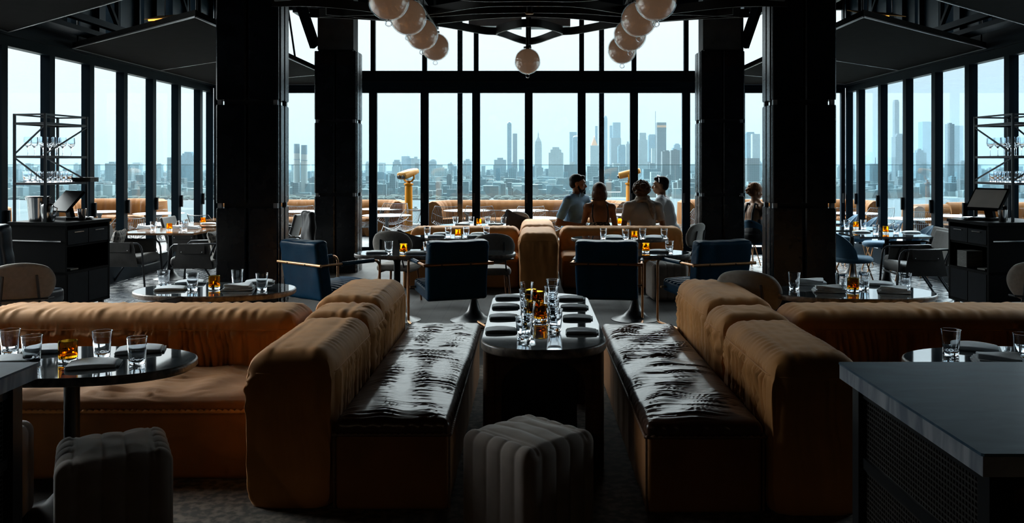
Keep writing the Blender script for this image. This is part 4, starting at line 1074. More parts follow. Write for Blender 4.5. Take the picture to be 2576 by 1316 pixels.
# ================================================================== CHAIRS
def blue_chair():
    """blue leather lounge chair on a bronze tube frame; faces +y"""
    t = thing('leather_armchair', '', 'armchair')
    M = Matrix.Rotation(R(-9), 3, 'X')
    def bf(P, Nn):
        D = np.zeros_like(P); x, y, z = P[:, 0], P[:, 1], P[:, 2]
        D += Nn * (.003 * value2(x, z, .3, .3, 5) + .0025 * wav(z + .3 * x, .05, .2, 5, 9) * np.clip(Nn[:, 1], 0, 1))[:, None]
        fr = np.clip(np.abs(Nn[:, 0]), 0, 1) * np.clip((z - .35) / .2, 0, 1)
        D += Nn * (fr * .006 * wav(z + y, .04, .12, 5, 12))[:, None]
        return D
    P, Fc = rgrid(.63, .15, .60, .035, .022, bf)
    o = grid_obj('backrest', P, Fc, 'leather_blue', t, (0, -.36, .34)); o.rotation_euler = (R(8), 0, 0)
    # channelled seat
    def sf(P, Nn):
        D = np.zeros_like(P); x, y, z = P[:, 0], P[:, 1], P[:, 2]
        c = np.abs(np.cos(PI * y / .07)) ** .5
        D[:, 2] = np.clip(Nn[:, 2], 0, 1) * (.014 * (c - 1) + .012 * (1 - (x / .3) ** 2))
        return D
    P, Fc = rgrid(.58, .60, .13, .03, .012, sf)
    o = grid_obj('seat', P, Fc, 'leather_blue', t, (0, -.02, .33)); o.rotation_euler = (R(4), 0, 0)
    r = .0135
    MB().tube([(-.365, -.485, .70), (.365, -.485, .70)], .017, 12).build('back_rail', 'brass', t)
    m = MB()
    for x in (-.18, .12): m.ell((x, -.503, .70), (.008, .004, .008), seg=10, rings=6)
    m.build('rail_bolt', 'black_metal', t)
    for s in (-1, 1):
        x = s * .352
        arc = [(x, -.485, .70), (x, -.30, .700), (x, .20, .700)] + [(x, .20 + .07 * math.sin(a), .63 + .07 * math.cos(a)) for a in (R(20), R(45), R(70), R(90))] + [(x, .272, .06)] + [(x, .272 - .045 * (1 - math.cos(a)), .06 - .045 * math.sin(a)) for a in (R(30), R(60), R(90))] + [(x, -.34, .0145)]
        MB().tube(arc, r, 10).build('arm_leg_frame', 'brass', t)
        MB().tube([(x, -.22, .702), (x, .19, .702)], .021, 12).build('arm_pad', 'leather_blue', t)
    for yy, z_ in ((.20, .40), (-.34, .0145)): MB().tube([(-.352, yy, z_), (.352, yy, z_)], r * .9, 8).build('cross_rail', 'brass', t)
    return Proto(t)
bp_ = blue_chair()
GBc = 'blue leather armchairs with bronze rails'
bp_.put((-2.02, 9.22, 0), R(-40), 'blue leather armchair turned toward the long oval table, beside the dark column', GBc)
bp_.put((-.875, 9.25, 0), R(20), 'blue leather armchair backing onto the far velvet block, second of the row', GBc)
bp_.put((.84, 9.28, 0), R(-8), 'blue leather armchair with level top, tulip table foot showing beside it', GBc)
bp_.put((1.80, 9.26, 0), R(20), 'blue leather armchair next to the thick column by the grey rounded chair', GBc)

def dining_chair():
    """grey upholstered chair with rounded back pad, dark bent frame; faces +y"""
    t = thing('upholstered_chair', '', 'chair')
    m = MB(); n = 22; out = []
    def pad(name, w, h, th, zc, yc, curve, tilt, mat='fabric_grey', flat=False):
        def f(P, Nn):
            D = np.zeros_like(P); x = P[:, 0]
            D[:, 1] += -curve * (x / (w / 2)) ** 2 * (-1)
            return D
        # rounded outline pad
        P, Fc = rgrid(w, th, h, min(th * .48, .03), .02, None)
        u, v = P[:, 0] / (w / 2), (P[:, 2] - h / 2) / (h / 2)
        kk = .88
        P[:, 0] = w / 2 * u * np.sqrt(1 - kk * v * v / 2) * 1.12; P[:, 2] = h / 2 * v * np.sqrt(1 - kk * u * u / 2) * 1.12 + h / 2
        P[:, 1] *= np.clip(1.25 - .45 * np.maximum(np.abs(u), np.abs(v)) ** 4, .3, 1)
        P[:, 1] += curve * (P[:, 0] / (w / 2)) ** 2
        return P, Fc
    P, Fc = pad('b', .46, .33, .055, 0, 0, .05, 0)
    o = grid_obj('backrest', P, Fc, 'fabric_grey', t, (0, -.24, .56)); o.rotation_euler = (R(10), 0, 0)
    P, Fc = rgrid(.46, .46, .075, .034, .03, lambda P, Nn: np.stack([-P[:, 0] * .10 * (np.abs(P[:, 1]) / .23) ** 2, 0 * P[:, 0], np.clip(Nn[:, 2], 0, 1) * .012 * (1 - (P[:, 0] / .23) ** 2)], 1))
    grid_obj('seat', P, Fc, 'fabric_grey', t, (0, 0, .405))
    for s in (-1, 1):
        MB().tube([(s * .12, -.305, .80), (s * .135, -.275, .62), (s * .16, -.21, .42), (s * .17, -.17, .39), (s * .18, .15, .39)], .010, 8).build('back_support', 'chair_frame', t)
        MB().tube([(s * .18, .17, .40), (s * .21, .22, .0)], [.016, .011], 8).build('leg', 'wood_leg', t)
        MB().tube([(s * .18, -.17, .40), (s * .215, -.25, .0)], [.016, .011], 8).build('leg', 'wood_leg', t)
    MB().tube([(-.24, -.22, .60), (-.20, -.272, .60), (0, -.288, .60), (.20, -.272, .60), (.24, -.22, .60)], .009, 8).build('back_band', 'chair_frame', t)
    return Proto(t)
dc = dining_chair()
GG = 'grey upholstered dining chairs'
def dput(px, Y, rz, label): dc.put((wx(px, Y), Y, 0), R(rz), label, GG)
dput(54, 7.35, 28, 'light grey upholstered chair at the picture edge in front of the ice-bucket cart')
dput(1902, 6.85, -30, 'grey upholstered chair with rounded back rising behind the far velvet block')
dput(2612, 7.5, -24, 'grey upholstered chair cut by the picture edge in front of the touch-screen cart')
dput(1004, 10.85, -14, 'grey upholstered chair holding a dark cushion, seen over the long oval table')
dput(1236, 10.45, 8, 'grey upholstered chair behind the second blue armchair, back frame showing')
dput(1712, 12.15, 55, 'grey upholstered chair at the end of the seated people\'s front table')
dput(1290, 14.7, 170, 'dark framed chair beyond the bright far table, holding a dark cushion')
def cushion(label, x, y, z, w, h, th, rot, mat='cushion_dark', seed=1):
    P, Fc = rgrid(w, th, h, th * .46, .03, None)
    x_, z_ = P[:, 0], P[:, 2] - h / 2
    e = np.clip(1 - np.maximum((np.abs(x_) / (w / 2)) ** 3, (np.abs(z_) / (h / 2)) ** 3), 0.12, 1)
    P[:, 1] *= e
    pinch = 1 - .10 * (1 - (np.abs(x_) / (w / 2)) ** 2) * (np.abs(z_) / (h / 2)) ** 2
    P[:, 2] = z_ * pinch; P[:, 0] *= 1 - .08 * (1 - (np.abs(z_) / (h / 2)) ** 2) * (np.abs(x_) / (w / 2)) ** 2
    P[:, 1] += .004 * value2(P[:, 0], P[:, 2], .12, .12, seed)
    o = grid_obj('cushion', P, Fc, mat, None, (x, y, z)); o.rotation_euler = rot
    return tag(o, label, 'cushion', 'loose cushions')
cushion('dark square cushion standing on the grey chair before the far booth', wx(1022, 11.0), 11.02, .66, .42, .38, .12, (R(-14), R(16), R(-14)))
cushion('dark pointed cushion on the chair beyond the bright far table', wx(1292, 14.55), 14.50, .73, .42, .38, .12, (R(12), R(24), 0), seed=4)
cushion('dark cushion lying behind the ice-bucket side sofa back, below the column table', wx(402, 6.25), 6.24, .61, .46, .30, .13, (R(20), R(-8), R(4)), seed=6)

# black leather lounge chair at the edge
t = thing('black_lounge_chair', 'black leather high-backed lounge chair at the picture edge beside the ice-bucket cart', 'armchair', (-5.10, 8.7, 0), R(-12))
P, Fc = rgrid(.60, .16, .68, .05, .03, lambda P, Nn: Nn * (.004 * value2(P[:, 0], P[:, 2], .25, .2, 8))[:, None]); o = grid_obj('backrest', P, Fc, 'leather_black', t, (0, -.36, .47)); o.rotation_euler = (R(8), 0, 0)
P, Fc = rgrid(.60, .62, .15, .04, .03, None); grid_obj('seat', P, Fc, 'leather_black', t, (0, 0, .30))
for s in (-1, 1):
    for yy in (-.28, .26): MB().tube([(s * .26, yy, 0), (s * .26, yy, .32)], .014, 8).build('leg', 'black_metal', t)

def canvas_chair():
    """low armchair: dark tube frame, leather sling sides with rivets, cushion seat; faces +y"""
    t = thing('sling_armchair', '', 'armchair')
    for s in (-1, 1):
        x = s * .30
        MB().tube([(x, .30, 0), (x, .26, .52)] + [(x, .24, .58), (x, .20, .615)] + [(x, -.34, .63), (x, -.40, .62)], .014, 8).build('front_leg_arm', 'chair_frame', t)
        MB().tube([(x, -.36, .63), (x, -.22, .30), (x, -.42, 0)], .014, 8).build('rear_leg', 'chair_frame', t)
        # sling panel hung over the arm with a pocket flap
        m = MB(); k = 9
        vs = []; fs = []
        for i in range(k):
            v = i / (k - 1); z = .635 - .34 * v; wy = .20 + .07 * v
            for j in range(9):
                u = j / 8; vs.append((x + s * (.016 + .018 * math.sin(PI * v) * math.sin(PI * u)), -.06 + (u - .5) * 2 * wy, z))
        n0 = len(vs)
        vs += [(a - s * .006, b, c) for a, b, c in vs[:n0]]
        for i in range(k - 1):
            for j in range(8):
                q = i * 9 + j; fs.append((q, q + 1, q + 10, q + 9)); fs.append((n0 + q, n0 + q + 9, n0 + q + 10, n0 + q + 1))
        for i in range(k - 1):
            for j in (0, 8): q = i * 9 + j; fs.append((q, q + 9, n0 + q + 9, n0 + q))
        for j in range(8):
            fs.append((j, n0 + j, n0 + j + 1, j + 1)); q = (k - 1) * 9 + j; fs.append((q, q + 1, n0 + q + 1, n0 + q))
        sl = m.add(vs, fs).build('sling_side', 'canvas_grey', t, angle=60, weld=True)
        m = MB().obox((x + s * .040, -.06, .565), (.006, .34, .13)).build('sling_flap', 'canvas_grey', sl, smooth=False)
        r = MB()
        for yy in (-.20, .08): r.ell((x + s * .045, yy, .52), (.005, .009, .009), seg=8, rings=5)
        r.build('rivet', 'steel', sl)
    P, Fc = rgrid(.58, .60, .12, .045, .03, lambda P, Nn: np.stack([0 * P[:, 0], 0 * P[:, 0], np.clip(Nn[:, 2], 0, 1) * .02 * (1 - (P[:, 0] / .3) ** 2)], 1)); o = grid_obj('seat', P, Fc, 'canvas_grey', t, (0, -.03, .30)); o.rotation_euler = (R(5), 0, 0)
    P, Fc = rgrid(.56, .05, .44, .022, .03, lambda P, Nn: np.stack([0 * P[:, 0], -.03 * (1 - (P[:, 0] / .28) ** 2), 0 * P[:, 0]], 1)); o = grid_obj('backrest', P, Fc, 'canvas_grey', t, (0, -.33, .42)); o.rotation_euler = (R(16), 0, 0)
    for yy in (-.22, .24): MB().tube([(-.30, yy, .30), (.30, yy, .30)], .012, 8).build('cross_rail', 'chair_frame', t)
    return Proto(t)
cc = canvas_chair()
GC = 'sling-sided armchairs'
def cput(x, y, rz, label): return cc.put((x, y, 0), R(rz), label, GC)
cput(-5.60, 12.35, -90, 'sling-sided armchair against the window with a plaid cushion, nearest the ice-bucket cart')
cput(-4.62, 12.15, 90, 'sling-sided armchair beside the thick column, facing the plaid cushion chair')
cput(-5.55, 14.5, -90, 'sling-sided armchair by the window at the second wooden table')
cput(-4.45, 14.1, 90, 'sling-sided armchair half behind the column at the second wooden table')
cput(-4.5, 15.4, 90, 'sling-sided armchair on the aisle side near the room corner')
cput(4.95, 11.35, 88, 'dark sling-sided armchair in front of the blue chairs, next to the touch-screen cart')
cput(5.2, 11.95, 88, 'dark sling-sided armchair tucked behind the one beside the touch-screen cart')
cput(wx(757, 12.3), 12.3, -65, 'grey sling-sided armchair with a black jacket, seen between the two columns')
cput(wx(705, 13.3), 13.3, -60, 'grey sling-sided armchair mostly behind the thick column, beside the jacket chair')
cushion('plaid cushion leaning in the window armchair nearest the ice-bucket cart', -5.78, 12.25, .60, .46, .42, .13, (R(-16), 0, R(-90 + 8)), 'plaid', 3)
cushion('plaid cushion in the armchair beside the thick column', -4.36, 12.2, .59, .46, .42, .13, (R(-16), 0, R(90)), 'plaid', 5)
cushion('plaid cushion in the window armchair at the second wooden table', -5.80, 14.5, .60, .46, .42, .13, (R(-16), 0, R(-90)), 'plaid', 8)
o_ = MB(); 
P, Fc = rgrid(.40, .10, .52, .045, .03, lambda P, Nn: Nn * (.012 * value2(P[:, 0], P[:, 2], .2, .3, 4))[:, None] + np.stack([P[:, 0] * .25 * (1 - P[:, 2] / .5), 0 * P[:, 0], 0 * P[:, 0]], 1))
o = grid_obj('jacket', P, Fc, 'cloth_black', None, (wx(776, 12.1), 12.1, .53), R(-60)); tag(o, 'black jacket draped over the armchair between the columns', 'jacket')

def shell_chair():
    """blue velvet shell dining chair on bronze legs; faces +y"""
    t = thing('shell_chair', '', 'chair')
    m = MB(); vs = []; fs = []; nu, nv = 25, 12
    for layer in (0, 1):
        for i in range(nu):
            a = R(200 + 140 * i / (nu - 1)); c = math.cos((i / (nu - 1) - .5) * PI)
            for j in range(nv):
                v = j / (nv - 1)
                top = .36 * c ** .55 + .02
                z = .43 + v * top
                r = .235 + .05 * v * c - layer * .028 * (1 - .4 * v)
                vs.append((r * math.cos(a) * 1.05, r * math.sin(a) + .02 - .07 * v * c, z))
    n0 = nu * nv
    for i in range(nu - 1):
        for j in range(nv - 1):
            q = i * nv + j; fs.append((q, q + nv, q + nv + 1, q + 1)); fs.append((n0 + q, n0 + q + 1, n0 + q + nv + 1, n0 + q + nv))
    for i in range(nu - 1):
        for j in (0, nv - 1): q = i * nv + j; fs.append((q, n0 + q, n0 + q + nv, q + nv))
    for j in range(nv - 1):
        for i in (0, nu - 1): q = i * nv + j; fs.append((q, q + 1, n0 + q + 1, n0 + q))
    m.add(vs, fs).build('backrest_shell', 'velvet_blue', t, angle=None, weld=True)
    MB().lathe([(.12, .385), (.22, .395), (.245, .42), (.245, .45), (.22, .475), (.12, .485), (.0001, .488)], 32, (0, .02, 0), 1.0, 1.06).build('seat', 'velvet_blue', t, angle=None)
    for sx in (-1, 1):
        MB().tube([(sx * .13, .14, .39), (sx * .22, .24, 0)], .009, 8).build('leg', 'brass', t)
        MB().tube([(sx * .13, -.10, .39), (sx * .22, -.22, 0)], .009, 8).build('leg', 'brass', t)
    return Proto(t)
sc_ = shell_chair(); GS = 'blue velvet shell chairs'
for x, y, rz, lb in ((4.33, 11.75, -75, 'large blue velvet shell chair partly hidden by the thick column, bronze legs showing'),
                     (4.28, 12.95, -80, 'blue velvet shell chair on the aisle side of the second dark table'),
                     (4.30, 14.1, -85, 'blue velvet shell chair on the aisle side near the third dark table'),
                     (5.62, 12.95, 80, 'blue velvet shell chair against the reflecting window, nearest the sling armchair'),
                     (5.62, 14.0, 80, 'blue velvet shell chair against the reflecting window, second one'),
                     (5.62, 15.0, 80, 'blue velvet shell chair against the reflecting window, third one'),
                     (5.60, 15.85, 80, 'blue velvet shell chair in the window corner, last one'),
                     (3.76, 14.42, -40, 'light blue velvet shell chair the woman in black sits on'),
                     (wx(1872, 15.0), 15.0, 180, 'blue velvet shell chair behind the woman in black')):
    sc_.put((x, y, 0), R(rz), lb, GS)

# ================================================================== SERVICE CARTS
def cart(nm, A, B, Cp, s):
    """A near corner, B far corner on the aisle side, Cp near corner on the window side"""
    A, B, Cp = Vector(A), Vector(B), Vector(Cp)
    u = (Cp - A); w = u.length; u.normalize(); v = (B - A); d = v.length; v.normalize()
    t = thing('service_cart', 'black wooden service station on castors, %s side, drawers facing the aisle' % nm, 'cabinet', (0, 0, 0), 0, 'black service stations')
    def pt(a, b): p = A + u * a + v * b; return (p.x, p.y)
    def boxuv(m, a0, a1, b0, b1, z0, z1):
        q = [pt(a0, b0), pt(a1, b0), pt(a1, b1), pt(a0, b1)]
        area = sum(q[i][0] * q[(i + 1) % 4][1] - q[(i + 1) % 4][0] * q[i][1] for i in range(4))
        if area < 0: q = q[::-1]
        return m.prism(q, z0, z1)
    h = 1.07
    boxuv(MB(), -.015, w + .015, -.015, d + .015, h - .035, h).build('worktop', 'cart_black', t, smooth=False)
    m = MB(); boxuv(m, w * .55, w, 0, d, .13, h - .035); boxuv(m, 0, w * .55, 0, .03, .13, h - .035); boxuv(m, 0, w * .55, d - .03, d, .13, h - .035); boxuv(m, 0, w * .55, 0, d, .13, .16)
    boxuv(m, 0, w * .55, 0, d, .50, .53); boxuv(m, 0.01, w * .55, .03, d - .03, .80, .82)
    m.build('carcass', 'cart_black', t, smooth=False)
    for i in (0, 1):
        b0, b1 = .035 + i * (d - .07) / 2, .03 + (i + 1) * (d - .07) / 2
        dr = boxuv(MB(), -.004, .40, b0 + .004, b1 - .004, .825, .985).build('drawer', 'cart_panel', t, smooth=False)
        boxuv(MB(), -.022, -.004, b0 + .10, b1 - .10, .955, .963).build('drawer_handle', 'steel', dr, smooth=False)
        dd = boxuv(MB(), -.004, .02, b0 + .004, b1 - .004, .165, .50).build('door', 'cart_panel', t, smooth=False)
    for a, b in ((.07, .07), (w - .07, .07), (.07, d - .07), (w - .07, d - .07)):
        x, y = pt(a, b)
        MB().tube([(x - .018, y, .05), (x + .018, y, .05)], .05, 16).box(x - .025, x + .025, y - .02, y + .02, .06, .13).build('castor', 'black_metal', t)
    # front rail line
    boxuv(MB(), .05, w - .05, -.012, -.002, .86, .872).build('front_rail', 'steel', t, smooth=False)
    # shelf tower
    tw = thing('shelf_tower', 'black open metal shelf tower with diagonal braces and glassware, %s side' % nm, 'shelf', (0, 0, 0), 0, 'open shelf towers')
    a0, a1, b0, b1 = w * .42, w * .98, .06, d * .98
    H1 = 2.27
    for a, b in ((a0, b0), (a1, b0), (a1, b1), (a0, b1)):
        x, y = pt(a, b); MB().box(x - .012, x + .012, y - .012, y + .012, h, H1).build('post', 'chair_frame', tw, smooth=False)
    zs = [1.50, 1.80, 2.17]
    for z in zs:
        m = MB(); boxuv(m, a0, a1, b0, b1, z - .006, z)
        for (p, q) in (((a0, b0), (a1, b0)), ((a1, b0), (a1, b1)), ((a1, b1), (a0, b1)), ((a0, b1), (a0, b0))):
            m.bar(pt(*p) + (z - .01,), pt(*q) + (z - .01,), .018, .026)
        m.build('shelf', 'chair_frame', tw, smooth=False)
    m = MB()
    for (p, q) in (((a0, b0), (a1, b0)), ((a1, b0), (a1, b1)), ((a1, b1), (a0, b1)), ((a0, b1), (a0, b0))): m.bar(pt(*p) + (H1 - .01,), pt(*q) + (H1 - .01,), .018)
    m.build('top_rail', 'chair_frame', tw, smooth=False)
    for (p, q, za, zb) in (((a0, b0), (a1, b0), 2.14, 1.82), ((a1, b0), (a0, b0), 1.78, 1.52), ((a0, b1), (a0, b0), 2.14, 1.82), ((a0, b0), (a0, b1), 1.78, 1.52)):
        MB().bar(pt(*p) + (za,), pt(*q) + (zb,), .014).build('diagonal_brace', 'chair_frame', tw, smooth=False)
    return pt, a0, a1, b0, b1, zs, h, w, d
def wine_proto():
    t = thing('wine_glass', '', 'glass')
    MB().lathe([(.036, 0), (.036, .0015), (.006, .005), (.0035, .02), (.0035, .085), (.012, .098), (.034, .125), (.041, .155), (.036, .215), (.0345, .215), (.0392, .155), (.032, .127), (.0001, .104)], 24).build('glass_body', 'tumbler_glass', t, angle=60)
    return Proto(t)
WG = wine_proto()
for nm, A, B, Cp, s in (('ice-bucket', (wx(164, 9.5), 9.5), (wx(276, 10.3), 10.3), (wx(24, 9.68), 9.68), -1), ('touch-screen', (wx(2487, 9.5), 9.5), (wx(2386, 10.3), 10.3), (wx(2650, 9.66), 9.66), 1)):
    pt, a0, a1, b0, b1, zs, h, w, d = cart(nm, A, B, Cp, s)
    k = 0
    for i in range(5):
        for j in range(2):
            x, y = pt(a0 + (a1 - a0) * (.25 + .5 * j) + random.uniform(-.012, .012), b0 + .08 + (b1 - b0 - .2) * i / 4.3 + random.uniform(-.012, .012))
            if s < 0 and i == 0 and j == 0: pass
            WG.put((x, y, zs[1] + .001), 0, 'stemmed wine glass on the %s side tower, %s back, %s row' % (nm, ORD[i], 'aisle' if j == 0 else 'window'), 'wine glasses on the shelf towers')
    for i in range(6):
        for j in range(2):
            x, y = pt(a0 + (a1 - a0) * (.25 + .5 * j), b0 + .08 + (b1 - b0 - .22) * i / 5.6)
            TU.put((x, y, zs[0] + .001), 0, 'clear tumbler on the lowest shelf of the %s side tower, %s back, %s row' % (nm, ORD[i], 'aisle' if j == 0 else 'window'), 'tumblers on the shelf towers')
    if s < 0:
        x, y = pt(a0 + .08, d * .90)
        for i in range(4):
            o = MB().box(x - .02, x + .20, y - .10, y + .10, zs[0] + .002 + i * .013, zs[0] + .014 + i * .013).build('menu_board', 'canvas_grey', smooth=False); tag(o, 'flat menu board at the shelf end, %s up in its pile' % ORD[i], 'menu', 'menu boards on the shelf')
    # things on the worktop
    if s < 0:
        x, y = pt(w * .70, .20)
        t = thing('ice_bucket', 'polished steel ice bucket with side ring handles on the service station', 'ice bucket', (x, y, h + .001))
        MB().lathe([(.085, 0), (.095, .006), (.115, .26), (.128, .268), (.128, .276), (.112, .272), (.092, .02), (.0001, .012)], 32).build('bucket_body', 'steel', t, angle=50)
        for sd in (-1, 1): MB().tube([(sd * .12, -.03, .24), (sd * .16, 0, .22), (sd * .12, .03, .24), (sd * .15, .0, .27)], .005, 6, closed=True).build('ring_handle', 'steel', t)
        o = MB().lathe([(.055, 0), (.058, .005), (.066, .18), (.060, .19), (.048, .20), (.0001, .20)], 20, (0, 0, 0)).build('steel_pitcher', 'steel', loc=pt(w * .45, .12) + (h + .001,)); tag(o, 'polished steel pitcher with lid behind the tower post', 'pitcher')
        MB().tube([(.06, 0, .17), (.11, 0, .15), (.10, 0, .07), (.062, 0, .04)], .006, 6).build('handle', 'steel', o)
        x, y = pt(w * .46, .48)
        t = thing('touch_screen', 'black back of a tilted touch screen on the ice-bucket station', 'monitor', (x, y, h + .001), R(-35))
        MB().box(-.16, .16, -.10, .12, 0, .03).build('stand_base', 'cart_black', t, smooth=False)
        MB().bar((0, .04, .02), (0, .0, .17), .10, .05).build('stand_neck', 'cart_black', t, smooth=False)
        MB().obox((0, -.01, .21), (.40, .03, .30), Matrix.Rotation(R(-42), 3, 'X')).build('screen_case', 'cart_black', t, smooth=False)
        x, y = pt(.10, .42); o = MB().lathe([(.036, 0), (.038, .004), (.048, .13), (.050, .132), (.046, .13), (.034, .01), (.0001, .01)], 24).build('steel_cup', 'steel', loc=(x, y, h + .001)); tag(o, 'brushed steel cup at the aisle end of the ice-bucket station', 'cup')
        x, y = pt(.30, .14); o = MB().lathe([(.035, 0), (.04, .004), (.062, .10), (.060, .10), (.036, .012), (.0001, .01)], 24).build('glass_bowl', 'tumbler_glass', loc=(x, y, h + .001)); tag(o, 'small clear glass bowl between pitcher and trays', 'bowl')
    else:
        x, y = pt(w * .34, .42)
        t = thing('touch_screen', 'tilted grey touch screen on a black stand facing the aisle', 'monitor', (x, y, h + .001), R(-62))
        MB().box(-.14, .14, -.12, .14, 0, .03).build('stand_base', 'cart_black', t, smooth=False)
        MB().bar((0, .05, .02), (0, .0, .17), .10, .05).build('stand_neck', 'cart_black', t, smooth=False)
        Rm = Matrix.Rotation(R(-38), 3, 'X')
        sc1 = MB().obox((0, -.01, .235), (.42, .03, .30), Rm).build('screen_case', 'cart_black', t, smooth=False)
        MB().obox(Vector((0, -.01, .235)) + Rm @ Vector((0, -.017, 0)), (.38, .004, .25), Rm).build('screen_glass', 'screen_grey', sc1, smooth=False)
        x, y = pt(w * .22, .14); o = MB().lathe([(.036, 0), (.038, .004), (.048, .13), (.050, .132), (.046, .13), (.034, .01), (.0001, .01)], 24).build('steel_cup', 'steel', loc=(x + .08, y, h + .001)); tag(o, 'brushed steel cup in front of the tilted touch screen', 'cup')
        for i in range(12):
            x, y = pt(.12, d * .68); q = i * .0155
            o = MB().obox((x, y, .532 + .007 + q), (.20, .17, .013), Matrix.Rotation(R(8), 3, 'Z')).build('folded_menu', 'paper', smooth=False); tag(o, 'folded menu in the open compartment pile, %s from the bottom' % ORD[i], 'menu', 'folded menus in the station compartment')
    for i in range(2):
        x, y = pt(.20 if s < 0 else .16, d * (.62 if s < 0 else .60))
        o = MB().lathe([(.10, 0), (.13, .004), (.155, .014), (.157, .017), (.13, .010), (.0001, .008)], 32, (0, 0, 0)).build('serving_tray', 'steel', loc=(x, y, h + .001 + i * .012)); tag(o, 'round metal tray on the %s station, %s' % (nm, ['lower', 'upper'][i]), 'tray', 'round trays on the stations')
    o = MB().obox((*pt(.13, .22), .532 + .008), (.16, .12, .014), Matrix.Rotation(R(s * 12), 3, 'Z')).build('paper_slip', 'paper', smooth=False); tag(o, 'white paper pad in the open compartment of the %s station' % nm, 'paper')
# ================================================================== PEOPLE
def rem(o, vox, it=6, f=.5):
    m = o.modifiers.new('union', 'REMESH'); m.mode = 'VOXEL'; m.voxel_size = vox; m.use_smooth_shade = True
    s = o.modifiers.new('soft', 'SMOOTH'); s.iterations = it; s.factor = f
    return o
def hand(m, w, d, up, s=1.0):
    """palm and five bent fingers from the wrist w along d"""
    d = Vector(d).normalized(); up = Vector(up).normalized(); sd = d.cross(up).normalized(); w = Vector(w)
    m.cap(w, w + d * .06, .026, .032); m.cap(w + d * .05 - sd * .018, w + d * .075 - sd * .022, .020, .016); m.cap(w + d * .05 + sd * .018, w + d * .075 + sd * .022, .020, .016)
    for i, L in enumerate((.052, .066, .072, .062)):
        b = w + d * .075 + sd * (-.030 + .020 * i); k = b + d * L * .55 - up * .006; e = k + d * L * .40 - up * .024
        m.cap(b, k, .0105, .0095, 8); m.cap(k, e, .0095, .008, 8)
    b = w + d * .02 + sd * .028 * s; k = b + d * .035 + sd * .025 * s; m.cap(b, k, .013, .011, 8); m.cap(k, k + d * .030 - up * .006, .011, .009, 8)
def head(m, c, M, beard=False):
    """head centred on c, M turns +y towards where the face looks"""
    c = Vector(c); q = lambda x, y, z: c + M @ Vector((x, y, z))
    m.ell(q(0, -.012, .028), (.074, .093, .085), M); m.ell(q(0, .022, -.025), (.062, .068, .080), M)
    m.ell(q(0, .045, -.078), (.038, .038, .028), M); m.ell(q(0, .062, -.055), (.036, .028, .026), M)
    m.cap(q(0, .086, .008), q(0, .108, -.026), .010, .014, 8); m.ell(q(0, .100, -.030), (.017, .012, .009), M)
    m.ell(q(0, .074, .030), (.052, .020, .012), M); m.ell(q(0, .088, -.056), (.024, .010, .006), M); m.ell(q(0, .085, -.067), (.021, .011, .006), M)
    for s in (-1, 1):
        m.ell(q(s * .074, -.008, -.012), (.010, .020, .031), M); m.ell(q(s * .040, .062, -.020), (.020, .018, .020), M)
def face_parts(t, c, M, hairmat, beard=None):
    c = Vector(c); q = lambda x, y, z: c + M @ Vector((x, y, z))
    for s in (-1, 1):
        MB().ell(q(s * .030, .076, .010), (.013, .010, .008), M).build('eye', 'shirt_white', t)
        MB().ell(q(s * .030, .0845, .010), (.006, .004, .006), M).build('pupil', 'hair_black', t)
        MB().cap(q(s * .014, .092, .030), q(s * .048, .080, .034), .0055, .004, 6).build('eyebrow', hairmat, t)
    MB().ell(q(0, .0975, -.061), (.020, .004, .004), M).build('lips', 'skin_lips', t)
    if beard:
        m = MB(); m.ell(q(0, .046, -.080), (.044, .042, .034), M); m.ell(q(0, .068, -.070), (.032, .032, .022), M)
        for s in (-1, 1): m.cap(q(s * .060, .002, -.02), q(s * .040, .040, -.078), .014, .018, 8)
        m.cap(q(-.022, .094, -.046), q(.022, .094, -.046), .006, .006, 6)
        rem(m.build('beard', hairmat, t), .006, 3)
pmat('skin_lips', (0.30, 0.12, 0.08), 0.5)
pmat('shirt_button', (0.5, 0.55, 0.6), 0.4)
def man(label, loc, rz, sc, skin_pts, shirt, shirt_mat, hair, hair_mat, head_yaw, head_pitch=0, beard=False, collar=False, extra=None, trousers='cloth_black', neck=(0, .02, .555), headc=(0, .05, .695), name='person'):
    t = thing(name, label, 'person', loc, rz); t.scale = (sc,) * 3
    M = Matrix.Rotation(head_yaw, 3, 'Z') @ Matrix.Rotation(head_pitch, 3, 'X')
    return t, M
